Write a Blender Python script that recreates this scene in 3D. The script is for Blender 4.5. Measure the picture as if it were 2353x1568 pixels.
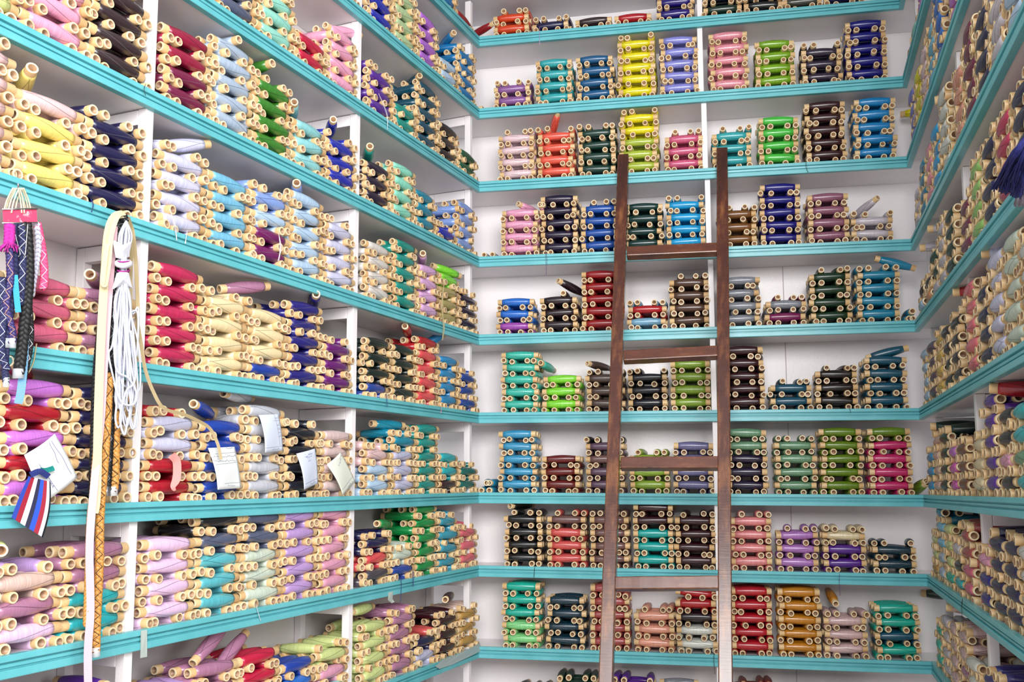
import bpy, math, random
import numpy as np
from mathutils import Vector, Matrix

for o in list(bpy.data.objects):
    bpy.data.objects.remove(o, do_unlink=True)
SC = bpy.context.scene
COL = SC.collection

# ------------------------------------------------------------------ camera
F_PX, PITCH, ROLL, YAW = 2130.6168, 0.1054, -0.0038, -0.1919
CAMX, CAMY, CAMZ = 1.062, -4.35, 0.9986
AL, AR = -0.2025, -0.0915                      # splay of the left and right walls
W_PX, H_PX = 2353.0, 1568.0
PX0, PY0 = W_PX / 2 + 25.5, H_PX / 2 + 104.0   # principal point of the (shifted) lens
cam = bpy.data.cameras.new('camera'); cam_ob = bpy.data.objects.new('camera', cam); COL.objects.link(cam_ob)
cam.sensor_fit = 'HORIZONTAL'; cam.sensor_width = 36.0
cam.lens = 36.0 * F_PX / W_PX
cam.shift_x = -25.5 / W_PX
cam.shift_y = 104.0 / W_PX
cam.clip_start = 0.05; cam.clip_end = 60
fwd = Vector((math.sin(YAW) * math.cos(PITCH), math.cos(YAW) * math.cos(PITCH), math.sin(PITCH)))
rgt = Vector((math.cos(YAW), -math.sin(YAW), 0.0))
upv = rgt.cross(fwd)
cr, sr = math.cos(ROLL), math.sin(ROLL)
r2 = rgt * cr - upv * sr * -1 * -1
R_ = Matrix((rgt, upv, -fwd)).transposed()
R_ = R_ @ Matrix.Rotation(ROLL, 3, 'Z')
cam_ob.matrix_world = Matrix.Translation((CAMX, CAMY, CAMZ)) @ R_.to_4x4()
SC.camera = cam_ob

# ------------------------------------------------------------------ light and exposure
world = bpy.data.worlds.new('world'); SC.world = world; world.use_nodes = True
bg = world.node_tree.nodes['Background']
bg.inputs['Color'].default_value = (0.93, 0.96, 1.0, 1); bg.inputs['Strength'].default_value = 0.52

def area(name, loc, target, sx, sy, power, color):
    l = bpy.data.lights.new(name, 'AREA'); l.shape = 'RECTANGLE'; l.size = sx; l.size_y = sy
    l.energy = power; l.color = color
    o = bpy.data.objects.new(name, l); COL.objects.link(o); o.location = loc
    o.rotation_euler = (Vector(target) - Vector(loc)).to_track_quat('-Z', 'Y').to_euler()
    return o
# daylight entering by the open shop front; an added side fill brightens the left wall
area('shop_front_daylight', (1.7, -5.9, 2.75), (0.5, -0.3, 1.3), 3.2, 2.0, 285, (1.0, 0.985, 0.975))
area('side_fill_light', (3.3, -4.4, 1.9), (-0.4, -1.6, 1.5), 1.4, 2.2, 62, (0.97, 0.985, 1.0))
vs = SC.view_settings
vs.view_transform = 'Standard'; vs.look = 'None'; vs.gamma = 1.0; vs.use_curve_mapping = False
vs.exposure = 0.42

# ------------------------------------------------------------------ helpers
rnd = random.Random(7)
nr = np.random.RandomState(11)
BW = 2.0
WALL = {'L': ((0.0, 0.0), (math.sin(AL), -math.cos(AL)), (math.cos(AL), math.sin(AL))),
        'B': ((0.0, 0.0), (1.0, 0.0), (0.0, -1.0)),
        'R': ((BW, 0.0), (math.sin(AR), -math.cos(AR)), (-math.cos(AR), -math.sin(AR)))}
ZB = [None, 3.199, 2.822, 2.444, 2.063, 1.675, 1.293, 0.909, 0.563, 0.186, -0.195]
ZC = [None, 3.188, 2.809, 2.428, 2.042, 1.670, 1.276, 0.894, 0.551, 0.180, -0.200]
ZLN = [None, 3.199, 2.812, 2.430, 2.049, 1.672, 1.278, 0.902, 0.563, 0.184, -0.195]
ZRN = [None, 3.200, 2.850, 2.455, 2.043, 1.663, 1.286, 0.910, 0.549, 0.178, -0.200]
TL, TR = 3.2, 2.5
def shelf_z(w, k, t):
    if w == 'B': return ZB[k] + (ZC[k] - ZB[k]) * t / BW
    if w == 'L': return ZB[k] + (ZLN[k] - ZB[k]) * t / 2.5
    return ZC[k] + (ZRN[k] - ZC[k]) * t / 2.0
FH = 0.052          # height of the moulded edge
TOP = 0.047         # top of board above the lower edge
def Wp(w, t, e, z):
    o, d, n = WALL[w]
    return Vector((o[0] + d[0] * t + n[0] * e, o[1] + d[1] * t + n[1] * e, z))
def project(P):
    X, Y, Z = P[0] - CAMX, P[1] - CAMY, P[2] - CAMZ
    c, s = math.cos(YAW), math.sin(YAW); x = c * X - s * Y; d = s * X + c * Y
    c, s = math.cos(PITCH), math.sin(PITCH); d2 = c * d + s * Z; z2 = -s * d + c * Z
    c, s = math.cos(ROLL), math.sin(ROLL); u = x / d2; v = -z2 / d2
    return PX0 + F_PX * (c * u - s * v), PY0 + F_PX * (s * u + c * v)
def ray(px, py):
    a, b = (px - PX0) / F_PX, (py - PY0) / F_PX
    c, s = math.cos(ROLL), math.sin(ROLL); u = c * a + s * b; v = -s * a + c * b
    c, s = math.cos(PITCH), math.sin(PITCH); d = c + s * v; z = s - c * v
    c, s = math.cos(YAW), math.sin(YAW)
    return Vector((c * u + s * d, -s * u + c * d, z))
def at(w, px, py, e=0.0):
    """the point of the plane e in front of wall w that the photo shows at (px, py)"""
    o, d, n = WALL[w]; r = ray(px, py)
    ox, oy = o[0] + n[0] * e, o[1] + n[1] * e
    k = ((ox - CAMX) * n[0] + (oy - CAMY) * n[1]) / (r[0] * n[0] + r[1] * n[1])
    return Vector((CAMX, CAMY, CAMZ)) + r * k
def t_of(w, px, k, e=-0.03, dz=0.15):
    lo, hi = -0.6, 3.6
    inc = (w != 'L')
    for _ in range(40):
        m = (lo + hi) / 2
        x = project(Wp(w, m, e, shelf_z(w, k, max(m, 0)) + dz))[0]
        if (x < px) == inc: lo = m
        else: hi = m
    return (lo + hi) / 2

def srgb(h):
    h = h.lstrip('#'); c = [int(h[i:i + 2], 16) / 255 for i in (0, 2, 4)]
    return tuple((x / 12.92 if x <= 0.04045 else ((x + 0.055) / 1.055) ** 2.4) for x in c) + (1.0,)
def new_mat(name):
    m = bpy.data.materials.new(name); m.use_nodes = True
    nt = m.node_tree; b = nt.nodes['Principled BSDF']
    return m, nt, b
def ramp(nt, stops):
    r = nt.nodes.new('ShaderNodeValToRGB'); e = r.color_ramp.elements
    e[0].position, e[0].color = stops[0]; e[1].position, e[1].color = stops[-1]
    for p, c in stops[1:-1]:
        x = e.new(p); x.color = c
    return r
def noise(nt, scale, detail=3, vec=None, rough=0.5):
    n = nt.nodes.new('ShaderNodeTexNoise'); n.inputs['Scale'].default_value = scale
    n.inputs['Detail'].default_value = detail; n.inputs['Roughness'].default_value = rough
    if vec is not None: nt.links.new(vec, n.inputs['Vector'])
    return n
def coords(nt, kind='Object', scale=(1, 1, 1)):
    tc = nt.nodes.new('ShaderNodeTexCoord'); mp = nt.nodes.new('ShaderNodeMapping')
    mp.inputs['Scale'].default_value = scale
    nt.links.new(tc.outputs[kind], mp.inputs['Vector'])
    return mp.outputs['Vector']
def bump(nt, b, src, strength, dist):
    n = nt.nodes.new('ShaderNodeBump'); n.inputs['Strength'].default_value = strength; n.inputs['Distance'].default_value = dist
    nt.links.new(src, n.inputs['Height']); nt.links.new(n.outputs['Normal'], b.inputs['Normal'])
def mixc(nt, fac, a, c, mode='MIX'):
    m = nt.nodes.new('ShaderNodeMix'); m.data_type = 'RGBA'; m.blend_type = mode
    for s, v in ((m.inputs['Factor'], fac), (m.inputs['A'], a), (m.inputs['B'], c)):
        pass
    ins = {i.identifier: i for i in m.inputs}
    for key, v in (('Factor_Float', fac), ('A_Color', a), ('B_Color', c)):
        if hasattr(v, 'is_linked') or hasattr(v, 'node'): nt.links.new(v, ins[key])
        else: ins[key].default_value = v
    return [o for o in m.outputs if o.identifier == 'Result_Color'][0]
def simple(name, hexc, rough=0.5, **kw):
    m, nt, b = new_mat(name); b.inputs['Base Color'].default_value = srgb(hexc); b.inputs['Roughness'].default_value = rough
    for k, v in kw.items(): b.inputs[k.replace('_', ' ')].default_value = v
    return m

def mesh_obj(name, verts, faces, mats, parent=None, mat_idx=None, smooth=None, uvs=None):
    me = bpy.data.meshes.new(name); me.from_pydata([tuple(v) for v in verts], [], faces)
    for m in (mats if isinstance(mats, (list, tuple)) else [mats]): me.materials.append(m)
    if mat_idx is not None: me.polygons.foreach_set('material_index', mat_idx)
    if smooth is True: me.polygons.foreach_set('use_smooth', [True] * len(faces))
    elif smooth is not None and smooth is not False: me.polygons.foreach_set('use_smooth', smooth)
    if uvs is not None:
        l = me.uv_layers.new(name='UVMap'); l.data.foreach_set('uv', np.asarray(uvs, dtype=np.float32).ravel())
    me.update()
    o = bpy.data.objects.new(name, me); COL.objects.link(o)
    if parent is not None: o.parent = parent
    return o
def empty(name, loc=(0, 0, 0), rz=0.0):
    o = bpy.data.objects.new(name, None); o.empty_display_size = 0.05; COL.objects.link(o)
    o.location = loc; o.rotation_euler = (0, 0, rz)
    return o
def tag(o, label=None, cat=None, group=None, kind=None):
    if label: o['label'] = label
    if cat: o['category'] = cat
    if group: o['group'] = group
    if kind: o['kind'] = kind
    return o
class MB:
    def __init__(s): s.v, s.f, s.uv = [], [], []
    def quad_box(s, c):                       # c: 8 corners, bottom ring then top ring
        b = len(s.v); s.v += list(c)
        s.f += [tuple(b + i for i in q) for q in ((0, 3, 2, 1), (4, 5, 6, 7), (0, 1, 5, 4), (1, 2, 6, 5), (2, 3, 7, 6), (3, 0, 4, 7))]
    def box(s, c, hx, hy, hz, M=None):
        P = [Vector((c[0] + sx * hx, c[1] + sy * hy, c[2] + sz * hz)) for sz in (-1, 1) for sx, sy in ((-1, -1), (1, -1), (1, 1), (-1, 1))]
        if M: P = [M @ p for p in P]
        s.quad_box(P)
    def wbox(s, w, t0, t1, e0, e1, z0, z1):   # box in a wall's own directions
        s.quad_box([Wp(w, t, e, z) for z in (z0, z1) for t, e in ((t0, e0), (t1, e0), (t1, e1), (t0, e1))])
    def tube(s, pts, rad, n=6, cap=True, flat=None):
        pts = [Vector(p) for p in pts]; b0 = len(s.v); ref = Vector((0, 0, 1)); N = len(pts)
        u_prev = None
        for i, p in enumerate(pts):
            d = (pts[min(i + 1, N - 1)] - pts[max(i - 1, 0)])
            if d.length < 1e-9: d = Vector((0, 0, -1))
            d.normalize()
            if u_prev is None:
                u = d.orthogonal().normalized() if flat is None else (flat - d * flat.dot(d)).normalized()
            else:
                u = (u_prev - d * u_prev.dot(d)).normalized()
            u_prev = u; w_ = d.cross(u)
            rr = rad(i / (N - 1)) if callable(rad) else rad
            ra, rb = rr if isinstance(rr, tuple) else (rr, rr)
            for k in range(n):
                a = 2 * math.pi * k / n
                s.v.append(p + u * math.cos(a) * ra + w_ * math.sin(a) * rb)
        for i in range(N - 1):
            for k in range(n):
                a, c = b0 + i * n + k, b0 + i * n + (k + 1) % n
                s.f.append((a, c, c + n, a + n))
        if cap:
            s.f.append(tuple(b0 + k for k in reversed(range(n)))); s.f.append(tuple(b0 + (N - 1) * n + k for k in range(n)))
    def build(s, name, mat, parent=None, smooth=False, bevel=0.0):
        o = mesh_obj(name, s.v, s.f, mat, parent, smooth=smooth)
        if bevel:
            m = o.modifiers.new('bevel', 'BEVEL'); m.width = bevel; m.segments = 2; m.limit_method = 'ANGLE'
        return o

# ------------------------------------------------------------------ materials of the room
def paint_white(name, hexc, seam=None, stain=False):
    m, nt, b = new_mat(name); v = coords(nt)
    n1 = noise(nt, 2.2, 4, v); r1 = ramp(nt, [(0.3, srgb(hexc)), (0.75, tuple(x * 0.93 for x in srgb(hexc)[:3]) + (1,))])
    nt.links.new(n1.outputs['Fac'], r1.inputs['Fac']); col = r1.outputs['Color']
    if stain:
        n3 = noise(nt, 3.1, 5, v, 0.65); r3 = ramp(nt, [(0.66, (0, 0, 0, 1)), (0.78, (0.6, 0.6, 0.6, 1))])
        nt.links.new(n3.outputs['Fac'], r3.inputs['Fac'])
        col = mixc(nt, r3.outputs['Color'], col, srgb('#a58d72'))
    nt.links.new(col, b.inputs['Base Color'])
    b.inputs['Roughness'].default_value = 0.34
    n2 = noise(nt, 120, 4, v); bump(nt, b, n2.outputs['Fac'], 0.35, 0.0015)
    return m
M_WHITE = paint_white('white_gloss_paint', '#ebe6e7')
M_WALL = paint_white('white_board_paint', '#ebe6e7', stain=False)
M_WALLS = paint_white('white_board_paint_stained', '#e2dcda', stain=True)
M_CEIL = paint_white('ceiling_paint', '#d8d8dc')
def teal():
    m, nt, b = new_mat('turquoise_paint'); v = coords(nt)
    n1 = noise(nt, 7, 5, v, 0.6)
    r1 = ramp(nt, [(0.28, srgb('#56a8b0')), (0.5, srgb('#60b2ba')), (0.8, srgb('#70bec6'))]); nt.links.new(n1.outputs['Fac'], r1.inputs['Fac'])
    n2 = noise(nt, 60, 6, v, 0.8); r2_ = ramp(nt, [(0.715, (0, 0, 0, 1)), (0.735, (1, 1, 1, 1))]); nt.links.new(n2.outputs['Fac'], r2_.inputs['Fac'])
    c = mixc(nt, r2_.outputs['Color'], r1.outputs['Color'], srgb('#d9ecea'))
    nt.links.new(c, b.inputs['Base Color']); b.inputs['Roughness'].default_value = 0.33
    n3 = noise(nt, 180, 3, v); bump(nt, b, n3.outputs['Fac'], 0.3, 0.001)
    return m
M_TEAL = teal()
def floor_mat():
    m, nt, b = new_mat('pale_stone_floor'); v = coords(nt)
    br = nt.nodes.new('ShaderNodeTexBrick'); br.offset = 0
    br.inputs['Scale'].default_value = 2.5; br.inputs['Color1'].default_value = srgb('#c2b8ae'); br.inputs['Color2'].default_value = srgb('#b8ada2')
    br.inputs['Mortar'].default_value = srgb('#9c958c'); br.inputs['Mortar Size'].default_value = 0.01
    br.inputs['Brick Width'].default_value = 1; br.inputs['Row Height'].default_value = 1
    nt.links.new(v, br.inputs['Vector']); nt.links.new(br.outputs['Color'], b.inputs['Base Color']); b.inputs['Roughness'].default_value = 0.4
    return m

# ------------------------------------------------------------------ room shell
ZF, ZT = -0.62, 3.425
def struct(name, mb, mat): return tag(mb.build(name, mat), kind='structure')
D = 0.262
mb = MB(); mb.quad_box([Vector(p) for p in ((-1.3, -6.2, ZF - .05), (3.4, -6.2, ZF - .05), (3.4, .6, ZF - .05), (-1.3, .6, ZF - .05), (-1.3, -6.2, ZF), (3.4, -6.2, ZF), (3.4, .6, ZF), (-1.3, .6, ZF))]); struct('floor', mb, floor_mat())
def ceil_z(y): return ZT - 0.0
mb = MB(); mb.quad_box([Vector(p) for p in ((-1.2, -3.3, ZT), (2.6, -3.3, ZT), (2.6, .4, ZT + .02), (-1.2, .4, ZT + .02), (-1.2, -3.3, ZT + .08), (2.6, -3.3, ZT + .08), (2.6, .4, ZT + .1), (-1.2, .4, ZT + .1))]); struct('ceiling', mb, M_CEIL)
mb = MB(); mb.wbox('B', -0.36, 2.40, -D - .04, -D, ZF, ZT + .05); struct('wall_back', mb, M_WALL)
mb = MB(); mb.wbox('L', -0.0, TL + .05, -D - .04, -D, ZF, ZT + .05); struct('wall_left', mb, M_WALLS)
mb = MB(); mb.wbox('R', -0.0, TR + .05, -D - .04, -D, ZF, ZT + .05); struct('wall_right', mb, M_WALL)
# narrow joints between the boards of the back wall
for i, x in enumerate((1.46,)):
    mb = MB(); mb.wbox('B', x, x + .004, -D - .001, -D + .0025, ZF, ZT); struct('trim_%d' % (i + 1), mb, simple('joint_line_%d' % i, '#b9aeb0', 0.6))

ORD = ['', 'first', 'second', 'third', 'fourth', 'fifth', 'sixth', 'seventh', 'eighth', 'ninth', 'tenth', 'eleventh']
WN = {'L': 'left wall', 'B': 'back wall', 'R': 'right wall'}
# moulded edge, profile as (e, z) with two grooves
PROF = [(-.020, .0), (0.0, .0), (.001, .002), (.001, .017), (-.001, .0185), (-.0095, .0195), (-.0095, .0230), (-.004, .0245), (-.0035, .0315), (-.0095, .033), (-.0095, .0365), (-.0005, .0375), (.0, .039), (.0, .0505), (-.0015, .052), (-.020, .052)]
def miter(w, e, near):
    """t where the offset line e of wall w meets the neighbouring wall's offset line e"""
    if w == 'L':   # meets back
        o, d, n = WALL['L']; return (-e - n[1] * e) / d[1] if not near else TL
    if w == 'R':
        o, d, n = WALL['R']; return (-e - n[1] * e) / d[1] if not near else TR
    if not near:   # back with left: x at y=-e
        o, d, n = WALL['L']; t = (-e - n[1] * e) / d[1]; return d[0] * t + n[0] * e
    o, d, n = WALL['R']; t = (-e - n[1] * e) / d[1]; return BW + d[0] * t + n[0] * e
for w in 'LBR':
    for k in range(1, 11):
        z0a = shelf_z(w, k, 0); t1 = {'L': TL, 'B': BW, 'R': TR}[w]; z1a = shelf_z(w, k, t1)
        sh = empty('wall_shelf', Wp(w, t1 / 2, 0, (z0a + z1a) / 2))
        off = sh.location
        vs_, fs = [], []
        for near, zz in ((False, z0a), (True, z1a)):
            for e, z in PROF: vs_.append(Wp(w, miter(w, e, near), e, zz + z) - off)
        n = len(PROF)
        for i in range(n): fs.append((i, (i + 1) % n, n + (i + 1) % n, n + i))
        fs += [tuple(reversed(range(n))), tuple(range(n, 2 * n))]
        if w == 'L' or w == 'R': pass
        f_o = mesh_obj('front_moulding', vs_, fs, M_TEAL, sh); f_o['label'] = 'turquoise grooved front moulding'
        mb = MB(); bk = -D + .0015
        mb.quad_box([Wp(w, miter(w, e, nn), e, zz + dz) - off for dz in (.004, TOP) for e, nn, zz in ((-.021, False, z0a), (-.021, True, z1a), (bk, True, z1a), (bk, False, z0a))])
        mb.build('board', M_WHITE, sh)
        tag(sh, 'white board shelf with turquoise front edge, %s from the ceiling on the %s' % (ORD[k], WN[w]), 'shelf', 'shelves of the ' + WN[w])

# ------------------------------------------------------------------ posts between shelves
def support(w, t0, t1, k, which, depth0=-.034, frame=True):
    zt = shelf_z(w, k - 1, t0) + .003 if k > 1 else ZT
    zb = shelf_z(w, k, t0) + TOP
    s = empty('shelf_support', Wp(w, (t0 + t1) / 2, depth0, zb)); off = s.location
    def part(nm, e0, e1, z0, z1, ta=t0, tb=t1):
        m = MB(); m.wbox(w, ta, tb, e0, e1, z0, z1); m.v = [p - off for p in m.v]; m.build(nm, M_WHITE, s, bevel=.0015)
    part('front_post', depth0 - .03, depth0, zb, zt)
    if frame:
        part('back_post', -D + .002, -D + .032, zb, zt - .002)
        part('top_rail', -D + .033, depth0 - .031, zt - .045, zt - .002)
    if k == 1: where = 'between ceiling and first shelf'
    else: where = 'between %s and %s shelves' % (ORD[k - 1], ORD[k])
    tag(s, 'white wooden post %s of the %s, %s' % (where, WN[w], which), 'post', 'posts carrying the shelves of the ' + WN[w])
for k in range(1, 11):
    if k > 1:
        support('L', 2.112, 2.140, k, 'nearer the viewer', -.02); support('L', 1.050, 1.078, k, 'middle', -.02)
        support('R', 1.10, 1.132, k, 'outer one'); support('R', .03, .058, k, 'beside back corner', -.06)
    support('L', .02, .046, k, 'beside back corner', -.03, frame=(k > 1))
    xd = [0, 1607, 1610, 1619.5, 1628, 1635, 1640, 1646, 1650, 1654, 1656][k]
    tb = t_of('B', xd, k, -.02); support('B', tb - .012, tb + .013, k, 'upright', -.02, frame=False)

# ------------------------------------------------------------------ thread colours
TC = {
 'ora': ('burnt orange', '#e0461a'), 'ind': ('indigo', '#2a1a8c'), 'nav': ('navy', '#191650'), 'dbr': ('dark brown', '#2e1a1c'),
 'red': ('red', '#c01a26'), 'dgr': ('dark green', '#0d3a2c'), 'egr': ('emerald green', '#0a7a4a'), 'blk': ('black', '#121317'),
 'olg': ('olive grey', '#4a4a42'), 'mau': ('purple mauve', '#9a62a8'), 'tur': ('turquoise', '#35aeb4'), 'dbl': ('deep blue', '#0f5e92'),
 'yel': ('yellow', '#f0e214'), 'per': ('periwinkle', '#8e90e0'), 'pnk': ('pink', '#f09aa8'), 'lim': ('leaf green', '#7fb01e'),
 'slp': ('slate purple', '#382a44'), 'nvb': ('royal navy', '#1a1490'), 'ppk': ('pale pink', '#eccdd4'), 'cor': ('coral', '#f0604c'),
 'bgr': ('bottle green', '#14463c'), 'olv': ('light olive', '#b2c440'), 'ros': ('rose pink', '#d85f86'), 'grn': ('bright green', '#4cc848'),
 'mrn': ('maroon brown', '#43191f'), 'azu': ('azure blue', '#1690d6'), 'lpk': ('light pink', '#f0a6c8'), 'dpu': ('dark purple', '#24123e'),
 'roy': ('royal blue', '#1a56b4'), 'dte': ('dark teal', '#07403e'), 'cya': ('bright cyan', '#14a4e2'), 'brz': ('bronze brown', '#8a5a2c'),
 'mve': ('dusky mauve', '#a0647e'), 'slv': ('silver lilac', '#cfc6d0'), 'blu': ('blue', '#2a78e0'), 'vio': ('orchid violet', '#b052c0'),
 'plu': ('dark plum', '#2c1826'), 'crm': ('crimson', '#a4121e'), 'stl': ('steel blue', '#7fb2d2'), 'brn': ('coffee brown', '#5c4034'),
 'gry': ('steel grey', '#8e929c'), 'mag': ('dark magenta', '#86105a'), 'fgr': ('forest green', '#0e3c20'), 'skb': ('sea blue', '#1f8fb4'),
 'mnt': ('mint turquoise', '#3fc0ac'), 'lmg': ('lime green', '#86e03a'), 'tau': ('taupe', '#5a4640'), 'bnv': ('black navy', '#0e1024'),
 'ogr': ('olive green', '#8aaa38'), 'dmr': ('dark maroon', '#40101e'), 'dtb': ('deep teal blue', '#0d5670'), 'bkb': ('black brown', '#221618'),
 'sky': ('sky blue', '#3f9cc8'), 'drd': ('dark red', '#701416'), 'grm': ('grey mauve', '#6a4e66'), 'lvg': ('slate lavender', '#7a78a8'),
 'sag': ('sage green', '#6e9a78'), 'dol': ('moss green', '#6c8e1a'), 'mgp': ('magenta pink', '#d82a72'), 'sal': ('salmon red', '#dc5a58'),
 'mbr': ('mauve brown', '#7e5a58'), 'tea': ('teal', '#12a39e'), 'spk': ('salmon pink', '#e68a8c'), 'lil': ('lilac purple', '#b47ac4'),
 'vlt': ('violet', '#5a1e96'), 'cre': ('cream', '#e6d6ae'), 'nte': ('navy teal', '#0c3c50'), 'lgr': ('light green', '#84d88a'),
 'drs': ('dusty red', '#b44e4e'), 'pea': ('peach', '#e8a088'), 'wht': ('pearl white', '#dcded6'), 'crs': ('deep crimson', '#c4182c'),
 'amb': ('amber', '#c8821e'), 'pmv': ('pale mauve', '#d6b4b4'), 'gtl': ('green teal', '#10b09a'), 'psg': ('pale sage', '#b4cc9a'),
 'orc': ('orchid purple', '#b068d0'), 'ice': ('ice blue', '#b8d4f0'), 'cer': ('cerulean blue', '#147ec0'), 'sly': ('silver lavender', '#c4c4e2'),
 'slb': ('silver blue', '#aec0d6'), 'aqm': ('aqua mint', '#96dcca'), 'crr': ('cherry crimson', '#d01a44'), 'bpk': ('baby pink', '#eba2c8'),
 'vil': ('royal violet', '#5a229c'), 'dtl': ('dark petrol', '#084c64'), 'brb': ('brown black', '#2a1c20'), 'dpg': ('deep pine', '#0a5a38'),
 'hpk': ('candy pink', '#f2a8c6'), 'cbr': ('chocolate brown', '#3c262c'), 'wne': ('wine plum', '#7c1846'), 'lwi': ('wine crimson', '#a01640'),
 'grs': ('grass green', '#3e8a2a'), 'paq': ('pale aqua', '#96dade'), 'ult': ('ultramarine', '#1a2ab4'), 'aub': ('dark aubergine', '#2a1838'),
 'mit': ('mint', '#92e6cc'), 'cyt': ('cyan teal', '#1292b0'), 'pwb': ('powder blue', '#8aa8e8'), 'shp': ('shell pink', '#ecc6c8'),
 'lem': ('lemon yellow', '#fae47e'), 'dnv': ('midnight navy', '#1c1850'), 'lav': ('pale lavender', '#d2d2ee'), 'skl': ('light sky blue', '#78bfe0'),
 'plm': ('plum magenta', '#7c1466'), 'pea2': ('pearl', '#ded8d2'), 'tgr': ('turquoise green', '#0f9e90'), 'opk': ('orchid pink', '#e2b0e0'),
 'kha': ('khaki', '#b0a062'), 'rsp': ('raspberry pink', '#cc2a5c'), 'dro': ('dusty rose', '#d0607e'), 'but': ('butter cream', '#f6e0b0'),
 'idg': ('deep indigo', '#28208c'), 'pur': ('magenta purple', '#701078'), 'bgn': ('black green', '#122420'), 'cor2': ('coral red', '#e65056'),
 'azr': ('azure', '#2a94d2'), 'rbl': ('sapphire blue', '#2046a8'), 'rby': ('ruby red', '#b81028'), 'orl': ('orchid', '#c874d4'),
 'blc': ('blue black', '#14162a'), 'cob': ('cobalt blue', '#1a44b0'), 'slg': ('silver grey', '#c8cad4'), 'pbg': ('pink beige', '#e2c6c4'),
 'trq': ('aqua turquoise', '#26b4bc'), 'tgl': ('teal green', '#1c9e94'), 'pla': ('petrol green', '#14766e'), 'lpl': ('pale lilac', '#ecc8ea'),
 'chp': ('champagne', '#dcbcb0'), 'pmk': ('pink mauve', '#b07898'), 'aqu': ('aqua blue', '#5cbcc8'), 'psi': ('pale silver green', '#cfdccb'),
 'slt': ('slate grey', '#5c6480'), 'llc': ('lilac', '#c09cd8'), 'cnp': ('carnation pink', '#e4a0bc'), 'gph': ('graphite purple', '#4c4450'),
 'kgr': ('kelly green', '#0a9a4c'), 'tbl': ('turquoise blue', '#3a9cb4'), 'smn': ('salmon', '#e8707e'), 'plg': ('pale lime', '#d2de92'),
 'gld': ('gold', '#c89a50'), 'pvi': ('purple violet', '#6a2ab0'), 'cho': ('charcoal', '#1c1e24'), 'rst': ('rust brown', '#7a2416'),
 'asp': ('apricot', '#e0945e'), 'gdy': ('golden yellow', '#e6be5a'), 'lgn': ('light apple green', '#9acc6a'), 'bwn': ('brown', '#7c4e3a'),
 'hot': ('hot pink', '#e060c0'),
}
CK = list(TC)
def thread_mat(key):
    nm, hx = TC[key]
    m, nt, b = new_mat('thread_' + nm.replace(' ', '_'))
    base = srgb(hx); lum = 0.3 * base[0] + 0.6 * base[1] + 0.1 * base[2]
    kk = 0.62 if lum < 0.05 else (0.74 if lum < 0.25 else 0.84)
    base = tuple(c * kk for c in base[:3]) + (1.0,)
    uvn = nt.nodes.new('ShaderNodeUVMap'); uvn.uv_map = 'UVMap'
    mp = nt.nodes.new('ShaderNodeMapping'); mp.inputs['Scale'].default_value = (120, 2.2, 1); nt.links.new(uvn.outputs['UV'], mp.inputs['Vector'])
    n1 = noise(nt, 1.0, 3, mp.outputs['Vector'])
    r1 = ramp(nt, [(0.3, tuple(c * 0.78 for c in base[:3]) + (1,)), (0.7, tuple(min(1, c * 1.12) for c in base[:3]) + (1,))])
    nt.links.new(n1.outputs['Fac'], r1.inputs['Fac'])
    # the crossed loose end wound over each spool
    sep = nt.nodes.new('ShaderNodeSeparateXYZ'); nt.links.new(uvn.outputs['UV'], sep.inputs[0])
    def mth(op, a, c=None):
        x = nt.nodes.new('ShaderNodeMath'); x.operation = op
        for i, q in enumerate((a, c)):
            if q is None: continue
            if hasattr(q, 'node'): nt.links.new(q, x.inputs[i])
            else: x.inputs[i].default_value = q
        return x.outputs[0]
    wob = mth('MULTIPLY', n1.outputs['Fac'], 0.015)
    hits = []
    for sgn in (1, -1):
        s1 = mth('MULTIPLY', sep.outputs['X'], 0.62 * sgn)
        s2 = mth('ADD', mth('MULTIPLY', sep.outputs['Y'], 2.0), s1)
        fr = mth('FRACT', mth('ADD', s2, wob))
        hits.append(mth('LESS_THAN', mth('ABSOLUTE', mth('SUBTRACT', fr, 0.5)), 0.016))
    hit = mth('MAXIMUM', hits[0], hits[1])
    lc = tuple(c * 0.42 for c in base[:3]) + (1,) if lum > 0.10 else tuple(c * 0.6 + 0.05 for c in base[:3]) + (1,)
    c = mixc(nt, mth('MULTIPLY', hit, 0.95), r1.outputs['Color'], lc)
    nt.links.new(c, b.inputs['Base Color'])
    b.inputs['Roughness'].default_value = 0.27
    b.inputs['Specular IOR Level'].default_value = 0.85
    b.inputs['Anisotropic'].default_value = 0.8
    tg = nt.nodes.new('ShaderNodeTangent'); tg.direction_type = 'UV_MAP'; tg.uv_map = 'UVMap'
    nt.links.new(tg.outputs[0], b.inputs['Tangent'])
    bump(nt, b, n1.outputs['Fac'], 0.34, 0.0007)
    return m
TM = {}
def tmat(key):
    if key not in TM: TM[key] = thread_mat(key)
    return TM[key]
def cane_mat(name, c0, c1):
    m, nt, b = new_mat(name); g = nt.nodes.new('ShaderNodeNewGeometry')
    n1 = noise(nt, 9, 2, g.outputs['Position']); n2 = noise(nt, 240, 4, g.outputs['Position'])
    r1 = ramp(nt, [(0.35, srgb(c0)), (0.65, srgb(c1))]); nt.links.new(n1.outputs['Fac'], r1.inputs['Fac'])
    r2_ = ramp(nt, [(0.3, (0.9, 0.86, 0.82, 1)), (0.6, (1, 1, 1, 1))]); nt.links.new(n2.outputs['Fac'], r2_.inputs['Fac'])
    nt.links.new(mixc(nt, 1.0, r1.outputs['Color'], r2_.outputs['Color'], 'MULTIPLY'), b.inputs['Base Color'])
    b.inputs['Roughness'].default_value = 0.42
    return m
M_CANE = cane_mat('cane_tube', '#d0aa78', '#dcbe8e')
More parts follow.
